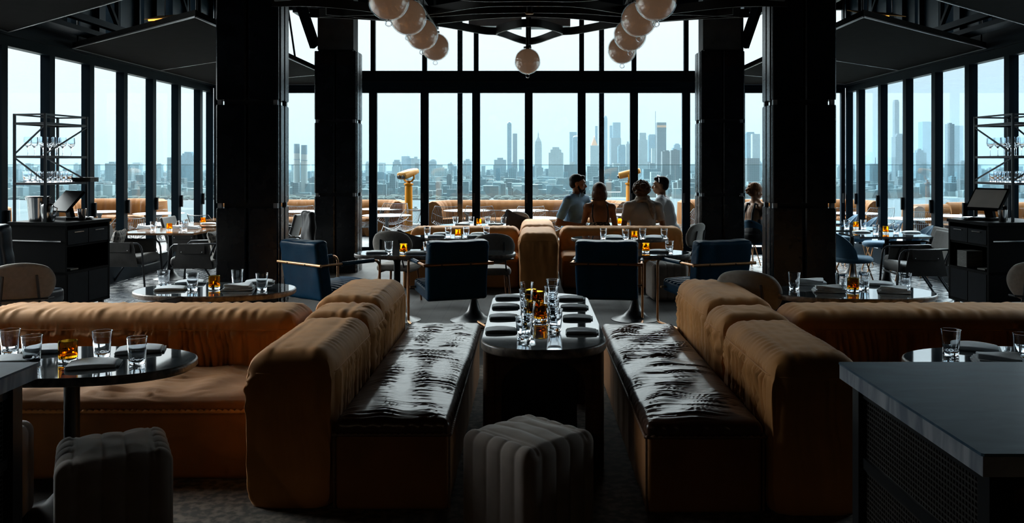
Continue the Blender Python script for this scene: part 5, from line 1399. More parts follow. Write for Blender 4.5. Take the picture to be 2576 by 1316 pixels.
def seated(label, loc, rz, sc, arms, lean=(0, .06), head_yaw=0, head_pitch=0, sh=.19, female=False, shirt='shirt_white', hairf=None, hairmat='hair_black', beard=False, collar=False, sleeves=True, headoff=(0, .05, 0), hands=True):
    """seated figure; pelvis at the origin, faces +y. arms: list of (elbow, wrist, handdir) for left(-x) and right(+x)"""
    t = thing('person', label, 'person', loc, rz); t.scale = (sc,) * 3
    lx, ly = lean
    chest = Vector((lx * .6, ly * .6, .32)); shz = Vector((lx, ly, .47)); nk = Vector((lx * 1.1, ly * 1.15 + .005, .54)); hc = Vector((lx * 1.2, ly * 1.3, .655)) + Vector(headoff)
    M = Matrix.Rotation(head_yaw, 3, 'Z') @ Matrix.Rotation(head_pitch, 3, 'X')
    w = .155 if female else .185
    b = MB()
    b.ell((0, -.01, .06), (.165, .12, .12)); b.ell(chest * .45 + Vector((0, 0, .07)), (.128 if female else .145, .100, .15)); b.ell(chest, (w * .86, .110, .17))
    b.cap(shz + Vector((-w, 0, -.02)), shz + Vector((w, 0, -.02)), .060, .060); b.cap(shz + Vector((-w * .6, 0, .01)), nk, .045, .045); b.cap(shz + Vector((w * .6, 0, .01)), nk, .045, .045)
    b.cap(nk + Vector((0, -.01, -.05)), hc + M @ Vector((0, -.015, -.06)), .052, .050)
    head(b, hc, M)
    S = []
    for s, (el, wr, hd) in zip((-1, 1), arms):
        p = shz + Vector((s * w, 0, -.02)); S.append(p)
        b.cap(p, el, .048, .036); b.cap(el, wr, .037, .024)
        if hands: hand(b, wr, hd, (0, 0, 1), s)
    for s in (-1, 1):
        kn = Vector((s * .13, .43, .03)); b.cap((s * .09, .02, .03), kn, .085, .058); b.cap(kn, (s * .13, .40, -.38), .056, .036); b.cap((s * .13, .38, -.41), (s * .13, .50, -.43), .035, .028)
    rem(b.build('body', 'skin', None), .0085, 5); bo = bpy.data.objects[-1] if False else None
    return t, b, M, hc, nk, shz, S, chest, w
def finish_body(t):
    pass
def cloth_torso(t, chest, shz, nk, S, arms, w, mat, sleeve=.62, female=False, pad=.016, name='shirt', low=.0, neckcut=True, lean=(0, 0)):
    m = MB()
    m.ell((0, -.01, .07), (.165 + pad, .125 + pad, .13)); m.ell(chest * .45 + Vector((0, 0, .07)), (.145 + pad * 1.6, .105 + pad, .17)); m.ell(chest, (w * .86 + pad, .110 + pad, .17 + pad))
    m.cap(shz + Vector((-w, 0, -.02)), shz + Vector((w, 0, -.02)), .060 + pad * .8, .060 + pad * .8); 
    m.cap(shz + Vector((-w * .6, 0, .008)), nk + Vector((-.02, 0, -.03)), .047 + pad, .036 + pad); m.cap(shz + Vector((w * .6, 0, .008)), nk + Vector((.02, 0, -.03)), .047 + pad, .036 + pad)
    for p, (el, wr, hd) in zip(S, arms):
        e = Vector(p).lerp(Vector(el), sleeve); m.cap(p, e, .050 + pad, .043 + pad * 1.5)
    o = m.build(name, mat, t); return rem(o, .009, 5)
def trousers_(t, mat='cloth_black'):
    m = MB(); m.ell((0, -.01, .04), (.18, .14, .10))
    for s in (-1, 1):
        kn = Vector((s * .13, .43, .03)); m.cap((s * .09, .02, .03), kn, .097, .072); m.cap(kn, (s * .13, .40, -.34), .068, .052)
    rem(m.build('trousers', mat, t), .012, 4)
    for s in (-1, 1):
        m = MB(); m.cap((s * .13, .375, -.415), (s * .13, .52, -.428), .045, .036); rem(m.build('shoe', 'leather_black', t), .01, 3)
def hair_short(t, c, M, mat, kind='short'):
    c = Vector(c); q = lambda x, y, z: c + M @ Vector((x, y, z)); m = MB()
    if kind == 'short':
        m.ell(q(0, -.024, .046), (.080, .094, .078), M); m.ell(q(0, -.052, .00), (.073, .058, .070), M)
        for i in range(9): m.ell(q(-.05 + .0125 * i, .050, .088 + .006 * math.sin(i * 2)), (.018, .030, .020), M)
        rem(m.build('hair', mat, t), .007, 3)
    elif kind == 'bob':
        m.ell(q(0, -.024, .036), (.090, .104, .090), M); m.ell(q(0, -.045, -.035), (.097, .080, .085), M); m.ell(q(0, -.040, -.085), (.088, .064, .036), M)
        for s in (-1, 1): m.ell(q(s * .078, -.005, -.045), (.024, .052, .070), M)
        m.ell(q(-.06, -.06, -.098), (.035, .03, .020), M); m.ell(q(.07, -.03, -.092), (.025, .03, .02), M)
        rem(m.build('hair', mat, t), .007, 4)
    elif kind == 'curly':
        g = random.Random(5)
        m.ell(q(0, -.028, .036), (.094, .104, .090), M); m.ell(q(0, -.050, -.02), (.090, .07, .07), M)
        for i in range(170):
            th = g.uniform(0, 2 * PI); z = g.uniform(-.55, 1); r = math.sqrt(max(0, 1 - z * z))
            x, y = r * math.cos(th), r * math.sin(th)
            if y > .62 and z < .35: continue
            a = g.uniform(.012, .022); m.ell(q(x * .102, -.030 + y * .108, .025 + z * .098), (a, a, a), M, 8, 6)
        rem(m.build('hair', mat, t), .0065, 1)
    elif kind == 'bun':
        m.ell(q(0, -.026, .040), (.094, .108, .094), M); m.ell(q(0, -.055, -.01), (.088, .068, .07), M)
        g = random.Random(8)
        for i in range(26): m.ell(q(g.gauss(0, .022), -.125 + g.gauss(0, .016), -.015 + g.gauss(0, .022)), (.018, .018, .014), M, 8, 6)
        for i in range(20): m.ell(q(g.uniform(-.06, .06), g.uniform(-.10, .04), .09 + g.uniform(-.02, .02)), (.018, .02, .014), M, 8, 6)
        rem(m.build('hair', mat, t), .0065, 2)
def person(label, loc, rz, sc, arms, lean=(0, .06), head_yaw=0, head_pitch=0, female=False, headoff=(0, 0, 0), hair='short', hairmat='hair_black', beard=False, top='shirt', topmat='shirt_white', sleeve=.62, legs='cloth_black', pad=.010):
    n0 = set(o.name for o in bpy.data.objects)
    t, b, M, hc, nk, shz, S, chest, w = seated(label, loc, rz, sc, arms, lean, head_yaw, head_pitch, female=female, headoff=headoff)
    bo = [o for o in bpy.data.objects if o.name not in n0 and o.name.startswith('body')][0]; bo.parent = t
    hair_short(t, hc, M, hairmat, hair); face_parts(t, hc, M, hairmat, beard); trousers_(t, legs)
    if top: cloth_torso(t, chest, shz, nk, S, arms, w, topmat, sleeve, female, pad, top)
    return t, M, hc, nk, shz, S, chest, w
V = Vector
# bearded man in the blue shirt: sits at the block end, leans on his forearm, looks towards the touch-screen side
Yp = 14.0
s1 = 1.27
arms = [(V((-.10, .30, .20)), V((.08, .40, .16)), V((.4, .9, -.1))), (V((.32, .00, .18)), V((.22, .26, .155)), V((-.75, .7, 0)))]
t, M, hc, nk, shz, S, chest, w = person('bearded man in a light blue shirt leaning on the velvet block, seen in profile', (wx(1441, 13.95), 13.95, .57), R(-128), s1, arms, lean=(.015, .07), head_yaw=R(32), head_pitch=R(-6), hair='short', beard=True, topmat='shirt_blue', sleeve=.70)
m = MB()
for s in (-1, 1): m.obox(nk + V((s * .035, .052, -.020)), (.050, .012, .035), Matrix.Rotation(R(s * 38), 3, 'Y') @ Matrix.Rotation(R(-25), 3, 'X'))
m.tube([nk + V((.07 * math.cos(a), .0 + .062 * math.sin(a), .000 + .012 * -math.sin(a))) for a in np.linspace(R(200), R(340), 9)], .014, 8)
m.build('shirt_collar', 'shirt_blue', t)
m = MB()
for i in range(5): m.ell((lambda z: V((chest.x * z / .32, .132 + .07 * z * .9, z)))(.10 + .075 * i), (.006, .003, .006), seg=8, rings=5)
m.build('shirt_button', 'shirt_button', t)
# woman with the brown bob, back turned
arms = [(V((-.21, .10, .20)), V((-.13, .30, .17)), V((.3, .9, 0))), (V((.21, .10, .20)), V((.13, .30, .17)), V((-.3, .9, 0)))]
t, M, hc, nk, shz, S, chest, w = person('woman with a brown bob and bare back in a patterned strap dress, back turned', (wx(1508, 13.55), 13.50, .50), R(0), 1.20, arms, lean=(0, .03), head_yaw=R(-8), female=True, hair='bob', hairmat='hair_brown', top=None, legs='cloth_black')
m = MB(); m.ell((0, -.01, .10), (.165, .122, .17)); m.ell((0, .005, .19), (.146, .120, .13)); o = rem(m.build('dress', 'dress_print', t), .010, 4)
for s in (-1, 1):
    MB().tube([V((s * .085, -.108, .27)), V((s * .100, -.098, .34)), V((s * .098, -.078, .42)), V((s * .090, -.040, .485)), V((s * .088, .02, .505)), V((s * .085, .09, .47)), V((s * .08, .12, .36))], .0085, 8).build('dress_strap', 'cloth_black', t)
# curly haired person with scarf, back turned
arms = [(V((-.25, .06, .20)), V((-.15, .28, .16)), V((.3, .9, 0))), (V((.25, .06, .20)), V((.15, .28, .16)), V((-.3, .9, 0)))]
t, M, hc, nk, shz, S, chest, w = person('person with dark curly hair, tan scarf and pale grey T-shirt, back turned', (wx(1618, 13.55), 13.50, .50), R(-6), 1.23, arms, lean=(-.01, .06), head_yaw=R(-22), hair='curly', hairmat='hair_brown', topmat='shirt_grey', sleeve=.55)
m = MB()
m.tube([nk + V((.078 * math.cos(a), .070 * math.sin(a), -.012 + .01 * math.sin(3 * a))) for a in np.linspace(0, 2 * PI, 25)[:-1]], .027, 10, closed=True)
m.tube([nk + V((.072 * math.cos(a), .072 * math.sin(a), .022 + .01 * math.sin(3 * a + 1))) for a in np.linspace(0, 2 * PI, 25)[:-1]], .022, 10, closed=True)
m.tube([nk + V((.05, -.065, .0)), nk + V((.095, -.11, -.05)), nk + V((.115, -.115, -.16)), nk + V((.125, -.10, -.25))], [.022, .030, .032, .018], 10)
m.tube([nk + V((.07, -.06, .0)), nk + V((.13, -.09, -.06)), nk + V((.15, -.10, -.17))], [.02, .024, .012], 8)
rem(m.build('scarf', 'scarf_tan', t), .008, 1)
# man in the white T-shirt
arms = [(V((-.24, .10, .22)), V((-.10, .33, .17)), V((.35, .9, 0))), (V((.24, .12, .20)), V((.10, .36, .17)), V((-.5, .85, 0)))]
t, M, hc, nk, shz, S, chest, w = person('man in a white T-shirt with sunglasses pushed up, seen in profile', (wx(1684, 14.0), 14.0, .55), R(70), 1.25, arms, lean=(0, .09), head_yaw=R(12), head_pitch=R(-2), hair='short', hairmat='hair_black', topmat='shirt_white', sleeve=.60, pad=.012)
q = lambda x, y, z: hc + M @ V((x, y, z))
MB().tube([q(.086 * math.cos(a), .012, .045 + .080 * math.sin(a)) for a in np.linspace(0, PI, 13)], .006, 6).ell(q(-.035, .030, .120), (.030, .010, .018), M).ell(q(.035, .030, .120), (.030, .010, .018), M).build('sunglasses', 'steel', t)
# woman in black by the thick column
arms = [(V((-.20, .08, .22)), V((-.12, .28, .18)), V((.3, .9, 0))), (V((.20, .08, .22)), V((.12, .30, .20)), V((-.3, .9, 0)))]
t, M, hc, nk, shz, S, chest, w = person('ginger haired woman in a black open-backed dress beside the thick column', (wx(1893, 14.3), 14.3, .50), R(-62), 1.16, arms, lean=(0, .05), head_yaw=R(-14), head_pitch=R(-12), female=True, hair='bun', hairmat='hair_ginger', top=None)
m = MB(); m.ell((0, -.01, .06), (.172, .13, .15)); m.ell((0, .03, .22), (.136, .100, .16)); rem(m.build('dress', 'cloth_black', t), .010, 4)
for s in (-1, 1): MB().tube([V((s * .09, -.095, .22)), V((s * .085, -.075, .36)), V((s * .075, -.02, .49)), V((s * .075, .08, .47)), V((s * .06, .12, .34))], .017, 8).build('dress_strap', 'cloth_black', t)

# ================================================================== TERRACE
struct(MB().box(-18, 18, WB + 0.16, 24.3, -0.25, -0.03).box(-18, -WX - 0.26, 3, WB + 0.16, -.25, -.03).box(WX + .26, 18, 3, WB + .16, -.25, -.03).build('floor_terrace', 'terrace_tile', smooth=False))
def banquette(label, path, h=.86, n_ch=None):
    """curved channel-tufted terrace sofa swept along a path (sitters on the left of the path direction)"""
    t = thing('terrace_banquette', label, 'sofa', (0, 0, 0), 0, 'curved tan channel banquettes on the terrace')
    P = [Vector((x, y, 0)) for x, y in path]
    fine = []
    Q = [P[0] * 2 - P[1]] + P + [P[-1] * 2 - P[-2]]
    for i in range(1, len(Q) - 2):
        a, b, c, d = Q[i-1:i+3]; L = (c - b).length; k = max(2, int(L / .04))
        for j in range(k):
            u = j / k; fine.append(0.5 * ((2*b) + (-a + c)*u + (2*a - 5*b + 4*c - d)*u*u + (-a + 3*b - 3*c + d)*u*u*u))
    fine.append(P[-1])
    def sweep(prof, name, amp, per):
        m = MB(); vs = []; fs = []; s = 0; n = len(prof)
        for i, p in enumerate(fine):
            if i: s += (p - fine[i-1]).length
            d = (fine[min(i+1, len(fine)-1)] - fine[max(i-1, 0)]).normalized(); q = Vector((-d.y, d.x, 0))
            g = abs(math.cos(PI * s / per)) ** .4
            for o_, z, wgt in prof: vs.append(p + q * (o_ + amp * wgt * (g - 1) * (1 if o_ > 0 else -1) * 0 + amp * wgt * (g - 1)) + Vector((0, 0, z - .03)))
        for i in range(len(fine) - 1):
            for j in range(n): fs.append((i*n + j, i*n + (j+1) % n, (i+1)*n + (j+1) % n, (i+1)*n + j))
        fs.append(tuple(range(n))[::-1]); fs.append(tuple((len(fine)-1)*n + j for j in range(n)))
        m.add(vs, fs).build(name, 'terrace_sofa', t, angle=60)
    sweep([(0, 0, 0), (.26, 0, .2), (.30, .42, 1), (.27, .70, 1), (.22, h - .08, 1), (.14, h - .01, .8), (.05, h, .4), (-.04, h - .04, 0), (-.06, .4, 0)], 'backrest', .035, .19)
    sweep([(.27, .02, 0), (.86, .02, 0), (.90, .10, .5), (.91, .36, .6), (.86, .43, .6), (.6, .46, .4), (.27, .44, 0)], 'seat', .02, .57)
# plan points: Y about 21.8 behind, ends curling toward the room
def bq(px0, px1, Y, label, curl0, curl1, rc=1.2):
    x0, x1 = wx(px0, Y), wx(px1, Y); pts = []
    if curl1: pts += [(x1 - .05, Y - rc * .95), (x1, Y - rc * .6), (x1 - .22, Y - rc * .18), (x1 - rc * .62, Y)]
    else: pts += [(x1, Y)]
    n = max(1, int(abs(x1 - x0) / 1.5)); a = x1 - (rc * .7 if curl1 else 0); b = x0 + (rc * .7 if curl0 else 0)
    for i in range(1, n): pts.append((a + (b - a) * i / n, Y))
    if curl0: pts += [(x0 + rc * .62, Y), (x0 + .22, Y - rc * .18), (x0, Y - rc * .6), (x0 + .05, Y - rc * .95)]
    else: pts += [(x0, Y)]
    banquette(label, pts)
bq(560, 1030, 22.0, 'curved tan channel banquette behind the white tulip table, ending at the yellow viewer', False, True)
bq(1090, 1572, 21.8, 'curved tan channel banquette behind the bearded man, longest one', True, True)
bq(1696, 2172, 22.2, 'curved tan channel banquette behind the T-shirt man and dark corner', True, True)
bq(206, 330, 22.8, 'curved tan channel banquette outside the window past the ice-bucket station, nearer half', True, False)
bq(331, 442, 22.8, 'curved tan channel banquette outside the window past the ice-bucket station, farther half', False, True)
bq(-70, 62, 18.8, 'curved tan channel banquette outside the first window behind the ice bucket', False, True)
bq(2243, 2378, 19.5, 'curved tan channel banquette outside the reflecting windows with curled end', True, False)
bq(2380, 2650, 20.5, 'curved tan channel banquette outside the reflecting windows behind the touch screen', False, False)
def tulip_white():
    t = thing('tulip_table', '', 'table')
    MB().lathe([(.0001, .62), (.52, .62), (.55, .612), (.52, .60), (.2, .592), (.0001, .59)], 40).build('tabletop', 'terrace_white', t, angle=40)
    MB().lathe([(.30, 0), (.28, .015), (.10, .05), (.045, .15), (.04, .5), (.08, .59)], 28).build('pedestal', 'terrace_white', t, angle=60)
    return Proto(t)
tw = tulip_white(); GT = 'white tables on the terrace'
for px, Y, z, lb in ((973, 19.4, 0, 'round white tulip table between viewer and column outside'), (1175, 20.3, .06, 'white table in front of the long banquette, behind the black wire chairs'),
                  (1320, 20.3, .06, 'white table at the middle door post, before the long banquette'), (1345, 18.4, 0, 'round white table nearer the doors with white wire chairs'), (765, 20.3, .04, 'white table seen between the two dark columns'),
                  (250, 20.5, .02, 'white table outside behind the ice-bucket station'), (400, 19.8, .02, 'white table outside the window beyond the second mullion'), (425, 16.6, 0, 'white round table outside, low by the wooden tables'),
                  (1600, 19.6, 0, 'white table behind the curly haired person'), (2150, 19.5, .04, 'white table outside by the blue chairs'), (2290, 18.2, 0, 'white table outside the reflecting window, first'), (2420, 18.4, .04, 'white table outside the reflecting window, behind the sling armchair'), (960, 21.0, .06, 'white table deep in the banquette curve by the viewer'), (30, 16.6, 0, 'white table outside the first window behind the ice bucket')):
    tw.put((wx(px, Y), Y, z - .03), 0, lb, GT)
def wire_chair(mat, nm):
    t = thing('wire_chair', '', 'chair')
    # bucket shape of many thin wires
    def S(u, v):   # u -1..1 across, v 0 front .. 1 back top
        if v < .5:
            k = v / .5; y = .26 - .46 * k; z = .40 - .05 * math.sin(PI * k); 
        else:
            k = (v - .5) / .5; y = -.20 - .16 * k; z = .40 + .42 * k
        wdt = .24 + .06 * math.sin(PI * v); z += .10 * abs(u) ** 2.2 * (1 - abs(2 * v - 1) * .4) * (1.25 if v < .75 else 1.25 - (v - .75) * 4)
        y += (.07 * u * u if v > .5 else 0)
        return (u * wdt * 1.15, y, z)
    m = MB()
    for i in range(19):
        u = -1 + 2 * i / 18; m.tube([S(u, v) for v in np.linspace(0, 1, 13)], .0032, 4)
    for v in (0, 1): m.tube([S(u, v) for u in np.linspace(-1, 1, 13)], .007, 6)
    for v in (.30, .72): m.tube([S(u, v) for u in np.linspace(-1, 1, 11)], .0035, 4)
    for s in (-1, 1): m.tube([S(s, v) for v in np.linspace(0, 1, 15)], .007, 6)
    m.build('wire_shell', mat, t, angle=None)
    for s in (-1, 1):
        MB().tube([(s * .14, .12, .36), (s * .24, .24, .0)], .008, 6).build('leg', mat, t); MB().tube([(s * .14, -.12, .36), (s * .24, -.24, .0)], .008, 6).build('leg', mat, t)
    MB().tube([(-.24, .24, .01), (.24, .24, .01)], .006, 6).tube([(-.24, -.24, .01), (.24, -.24, .01)], .006, 6).build('stretcher', mat, t)
    return Proto(t)
ww, wbk = wire_chair('wire_white', 'w'), wire_chair('wire_black', 'b')
for px, Y, rz, lb in ((1012, 17.9, 60, 'white wire chair nearest the doors, beside the round tulip table and viewer'), (915, 19.2, -70, 'white wire chair half behind the dark column, by the tulip table'),
                      (1330, 19.2, 10, 'white wire chair at the middle door post'), (1262, 17.8, -20, 'white wire chair behind the bright far table'), (1372, 17.6, 15, 'white wire chair beside the velvet divider block outside'),
                      (1570, 18.6, -30, 'white wire chair between the bob haired woman and curly person'), (1722, 18.2, 60, 'white wire chair at the white T-shirt man\'s back'), (752, 19.5, 20, 'white wire chair between the two columns outside'),
                      (365, 15.2, 20, 'white wire chair outside the window near the wooden tables'), (2200, 18.6, 10, 'white wire chair outside by the blue shell chairs'), (985, 20.2, 170, 'white wire chair across the tulip table')):
    ww.put((wx(px, Y), Y, -.03), R(rz), lb, 'white wire chairs on the terrace')
for px, Y, rz, lb in ((1125, 19.3, 8, 'black wire chair nearest the viewer before the long banquette'), (1208, 19.3, 0, 'black wire chair between the two door mullions, before the long banquette'), (1570, 20.5, 0, 'black wire chair at the end of the long banquette'),
                      (530, 16.0, -30, 'black wire chair outside behind the thick column edge'), (2125, 18.5, 0, 'black wire chair outside by the room corner'), (2330, 16.5, 170, 'black wire chair with round rim outside the reflecting window'), (300, 14.8, 60, 'black wire chair outside past the ice-bucket station')):
    wbk.put((wx(px, Y), Y, -.03), R(rz), lb, 'black wire chairs on the terrace')
def viewer():
    t = thing('binocular_viewer', '', 'viewer')
    MB().lathe([(.20, 0), (.20, .02), (.12, .05), (.115, .10), (.095, .12), (.090, .60), (.088, 1.20), (.075, 1.24), (.11, 1.26), (.11, 1.29), (.05, 1.31), (.05, 1.36)], 28).build('post', 'viewer_yellow', t, angle=40)
    m = MB(); m.tube([(0, -.16, 1.50), (0, -.17, 1.42), (0, -.10, 1.35), (0, 0, 1.335), (0, .10, 1.35), (0, .17, 1.42), (0, .16, 1.50)], .022, 10); m.build('yoke', 'viewer_yellow', t)
    Mh = Matrix.Rotation(R(-14), 3, 'Y'); hd = MB(); vs = []
    sec = rrect(.145, .085, .075, 6); L = [(-.26, .80), (-.245, 1.0), (-.05, 1.0), (.10, .93), (.25, .72), (.262, .6)]
    n = len(sec)
    for x, k in L: vs += [Mh @ Vector((x, a * k, b * k)) + Vector((0, 0, 1.53)) for a, b in sec]
    fs = []
    for i in range(len(L) - 1):
        for j in range(n): fs.append((i*n + j, i*n + (j+1) % n, (i+1)*n + (j+1) % n, (i+1)*n + j))
    fs.append(tuple(range(n))[::-1]); fs.append(tuple((len(L)-1)*n + j for j in range(n)))
    hd.add(vs, fs).build('head_housing', 'viewer_cream', t, angle=60)
    for s in (-1, 1):
        p = Mh @ Vector((-.262, s * .062, -.02)) + Vector((0, 0, 1.53)); q = Mh @ Vector((-.30, s * .062, -.02)) + Vector((0, 0, 1.53))
        MB().tube([p, q], [.048, .040], 14).build('eyepiece', 'black_metal', t)
    return Proto(t)
vp = viewer(); GV = 'yellow coin binocular viewers'
vp.put((wx(1028, 20.6), 20.6, -.03), R(55), 'yellow coin binocular viewer on a tall post beside the first banquette', GV)
vp.put((wx(1584, 21.2), 21.2, -.03), R(-12), 'yellow coin binocular viewer between curly hair and door post', GV)
# glass railing
for i in range(18):
    x0 = -18 + 2 * i
    t = thing('railing_panel', 'clear glass railing panel at the terrace edge', 'railing', (x0 + 1, 24.0, -.03), 0, 'glass railing panels'); t['kind'] = 'structure'
    MB().add([(-.98, 0, .1), (.98, 0, .1), (.98, 0, 1.73), (-.98, 0, 1.73)], [(0, 1, 2, 3)]).build('glass_pane', 'rail_glass', t, smooth=False)
    MB().box(-.985, .985, -.006, .006, 1.725, 1.738).build('glass_edge', 'rail_edge', t, smooth=False)
    MB().box(-1, 1, -.03, .03, 0, .1).build('shoe_rail', 'duct_steel', t, smooth=False)
# ================================================================== CITY
GZ = -75.0
def bmat(name, col, win, wscale=(3.2, 3.4), frac=.30, rough=.7):
    def f(nt, b, L):
        tc = N(nt, 'ShaderNodeTexCoord'); gm = N(nt, 'ShaderNodeNewGeometry'); sp = N(nt, 'ShaderNodeSeparateXYZ'); L(tc.outputs['Object'], sp.inputs[0])
        ad = N(nt, 'ShaderNodeMath', operation='ADD'); L(sp.outputs['X'], ad.inputs[0]); L(sp.outputs['Y'], ad.inputs[1])
        cb = N(nt, 'ShaderNodeCombineXYZ'); L(ad.outputs[0], cb.inputs[0]); L(sp.outputs['Z'], cb.inputs[1])
        br = N(nt, 'ShaderNodeTexBrick'); br.offset = 0; br.inputs['Scale'].default_value = 1; br.inputs['Brick Width'].default_value = wscale[0] * 1.6; br.inputs['Row Height'].default_value = wscale[1] * 1.4
        br.inputs['Mortar Size'].default_value = frac * wscale[1]; br.inputs['Mortar Smooth'].default_value = 0.2; br.inputs['Color1'].default_value = win + (1,); br.inputs['Color2'].default_value = tuple(c * .6 for c in win) + (1,); br.inputs['Mortar'].default_value = col + (1,)
        L(cb.outputs[0], br.inputs[0]); L(br.outputs[0], b.inputs['Base Color']); b.inputs['Roughness'].default_value = rough
    node_mat(name, f)
bmat('facade_grey', (.06, .14, .17), (.02, .05, .07)); bmat('facade_brick', (.06, .08, .085), (.02, .035, .045)); bmat('facade_pale', (.19, .25, .265), (.07, .11, .13))
bmat('facade_white', (.27, .34, .35), (.10, .16, .19), frac=.36); bmat('facade_glass', (.03, .11, .16), (.03, .12, .18), (2.0, 3.6), .10, .25); bmat('facade_dark', (.04, .07, .085), (.02, .04, .05))
pmat('roof_gold', (.60, .30, .12), .4); pmat('chimney_concrete', (.30,.31,.30), .8); pmat('chimney_dark', (.10, .16, .20), .8)
def _ground(nt, b, L):
    tc = N(nt, 'ShaderNodeTexCoord'); v = N(nt, 'ShaderNodeTexVoronoi'); v.inputs['Scale'].default_value = .03; L(tc.outputs['Object'], v.inputs[0])
    n = N(nt, 'ShaderNodeTexNoise'); n.inputs['Scale'].default_value = .004; n.inputs['Detail'].default_value = 8; L(tc.outputs['Object'], n.inputs[0])
    sp = N(nt, 'ShaderNodeSeparateColor'); L(v.outputs['Color'], sp.inputs[0])
    cr = N(nt, 'ShaderNodeValToRGB'); cr.color_ramp.elements[0].color = (.06, .09, .08, 1); cr.color_ramp.elements[1].color = (.16, .18, .18, 1); e = cr.color_ramp.elements.new(.5); e.color = (.13, .14, .13, 1)
    L(sp.outputs[0], cr.inputs[0]); mx = N(nt, 'ShaderNodeMixRGB'); mx.inputs[2].default_value = (.04, .08, .06, 1)
    r = N(nt, 'ShaderNodeMapRange'); r.inputs[1].default_value = .5; r.inputs[2].default_value = .6; L(n.outputs[0], r.inputs[0]); L(r.outputs[0], mx.inputs[0]); L(cr.outputs[0], mx.inputs[1]); L(mx.outputs[0], b.inputs['Base Color']); b.inputs['Roughness'].default_value = .9
node_mat('city_ground', _ground)
def _water(nt, b, L):
    b.inputs['Base Color'].default_value = (.014, .032, .040, 1); b.inputs['Roughness'].default_value = .6; b.inputs['Specular IOR Level'].default_value = .06
    tc = N(nt, 'ShaderNodeTexCoord'); n = N(nt, 'ShaderNodeTexNoise'); n.inputs['Scale'].default_value = .05; n.inputs['Detail'].default_value = 6; L(tc.outputs['Object'], n.inputs[0])
    bp = N(nt, 'ShaderNodeBump'); bp.inputs['Strength'].default_value = .6; bp.inputs['Distance'].default_value = 2.0; L(n.outputs[0], bp.inputs['Height']); L(bp.outputs[0], b.inputs['Normal'])
node_mat('river_water', _water)
struct(MB().add([(-20000, 30, GZ), (20000, 30, GZ), (40000, 60000, GZ), (-40000, 60000, GZ)], [(0, 1, 2, 3)]).build('ground', 'city_ground', smooth=False))
struct(MB().add([(-5000, 1150, GZ + .3), (6000, 1150, GZ + .3), (6000, 2100, GZ + .3), (-5000, 1900, GZ + .3)], [(0, 1, 2, 3)]).build('river', 'river_water', smooth=False))
def bld(label, x0, x1, ytop, D, mat, tiers=(), depth=None, group=None, extra=None, name='tower'):
    """building between two picture columns with its top on a picture row at distance D; tiers: (inset fraction, row)"""
    X0, X1 = wx(x0, D), wx(x1, D); w = X1 - X0; d = depth or min(60, max(18, w * .9)); zt = wz(ytop, D)
    parts = len(tiers) > 0 or extra
    if parts:
        t = thing(name, label, 'building', ((X0 + X1) / 2, D + d / 2, GZ), 0, group)
        MB().box(-w/2, w/2, -d/2, d/2, 0, zt - GZ).build('shaft', mat, t, smooth=False)
        pz = zt
        for k, (ins, row) in enumerate(tiers):
            z = wz(row, D); a = w / 2 * (1 - ins); MB().box(-a, a, -d/2 * (1 - ins), d/2 * (1 - ins), pz - GZ, z - GZ).build('setback', mat, t, smooth=False); pz = z
        if extra: extra(t, w, d, zt - GZ, pz - GZ, D)
        return t
    o = MB().box(-w/2, w/2, -d/2, d/2, 0, zt - GZ).build(name, mat, smooth=False, loc=((X0 + X1) / 2, D + d / 2, GZ))
    return tag(o, label, 'building', group)
def pyramid(row, mat='facade_pale', spire=None, name='pyramid_roof', k=1.0):
    def f(t, w, d, zt, pz, D):
        z = wz(row, D) - GZ; a = w / 2 * k
        MB().add([(-a, -a, pz), (a, -a, pz), (a, a, pz), (-a, a, pz), (-a*.08, -a*.08, z), (a*.08, -a*.08, z), (a*.08, a*.08, z), (-a*.08, a*.08, z)], [(0,1,5,4),(1,2,6,5),(2,3,7,6),(3,0,4,7),(4,5,6,7)]).build(name, mat, t, smooth=False)
        if spire:
            z2 = wz(spire, D) - GZ; MB().lathe([(a*.22, z - 2), (a*.22, z + (z2 - z) * .4), (a*.1, z + (z2 - z) * .5), (.3, z2)], 10).build('cupola', mat, t)
    return f
def mast(row, x=0, r=.7):
    def f(t, w, d, zt, pz, D): z = wz(row, D) - GZ; MB().tube([(x * w, 0, pz - 20), (x * w, 0, z)], [r * 1.5, r * .5], 6).build('antenna', 'facade_dark', t)
    return f
def dome(row, mat='facade_glass', k=.98):
    def f(t, w, d, zt, pz, D): z = wz(row, D) - GZ; MB().ell((0, 0, pz), (w/2*k, d/2*k, z - pz), seg=24, rings=12).build('rounded_crown', mat, t)
    return f
bld('slender glass tower with rounded top, taller of the lone pair', 1276, 1286.5, 311, 3500, 'facade_glass', extra=dome(305))
bld('slender banded slab tower next to the rounded tower', 1290, 1301, 336, 3600, 'facade_dark', extra=mast(333))
bld('stone clock tower with pyramid roof and cupola', 1345.5, 1363, 362, 3400, 'facade_white', tiers=((.10, 356),), extra=pyramid(343, 'facade_pale', 325, k=.85))
bld('wide ornate pale stone block with stepped top', 1380, 1417, 384, 3000, 'facade_white', tiers=((.25, 376), (.52, 370)))
bld('grey blue tower behind the dark door frame, flat top', 1433, 1451, 332, 4500, 'facade_glass')
bld('tower with small rounded crown behind the door frame', 1441, 1457, 346, 4000, 'facade_glass', extra=dome(341))
bld('tower with gold pyramid roof', 1485, 1506, 366, 3300, 'facade_white', extra=pyramid(345, 'roof_gold', 341, 'gold_roof', .75))
bld('thin slab tower behind the gold pyramid', 1497.5, 1503.5, 317, 4600, 'facade_glass')
bld('pale tapered glass supertall with rounded tip', 1519, 1528, 298, 5000, 'facade_glass', extra=dome(289))
bld('narrow tower under construction with spire', 1534, 1540.5, 316, 4700, 'facade_glass', extra=mast(309))
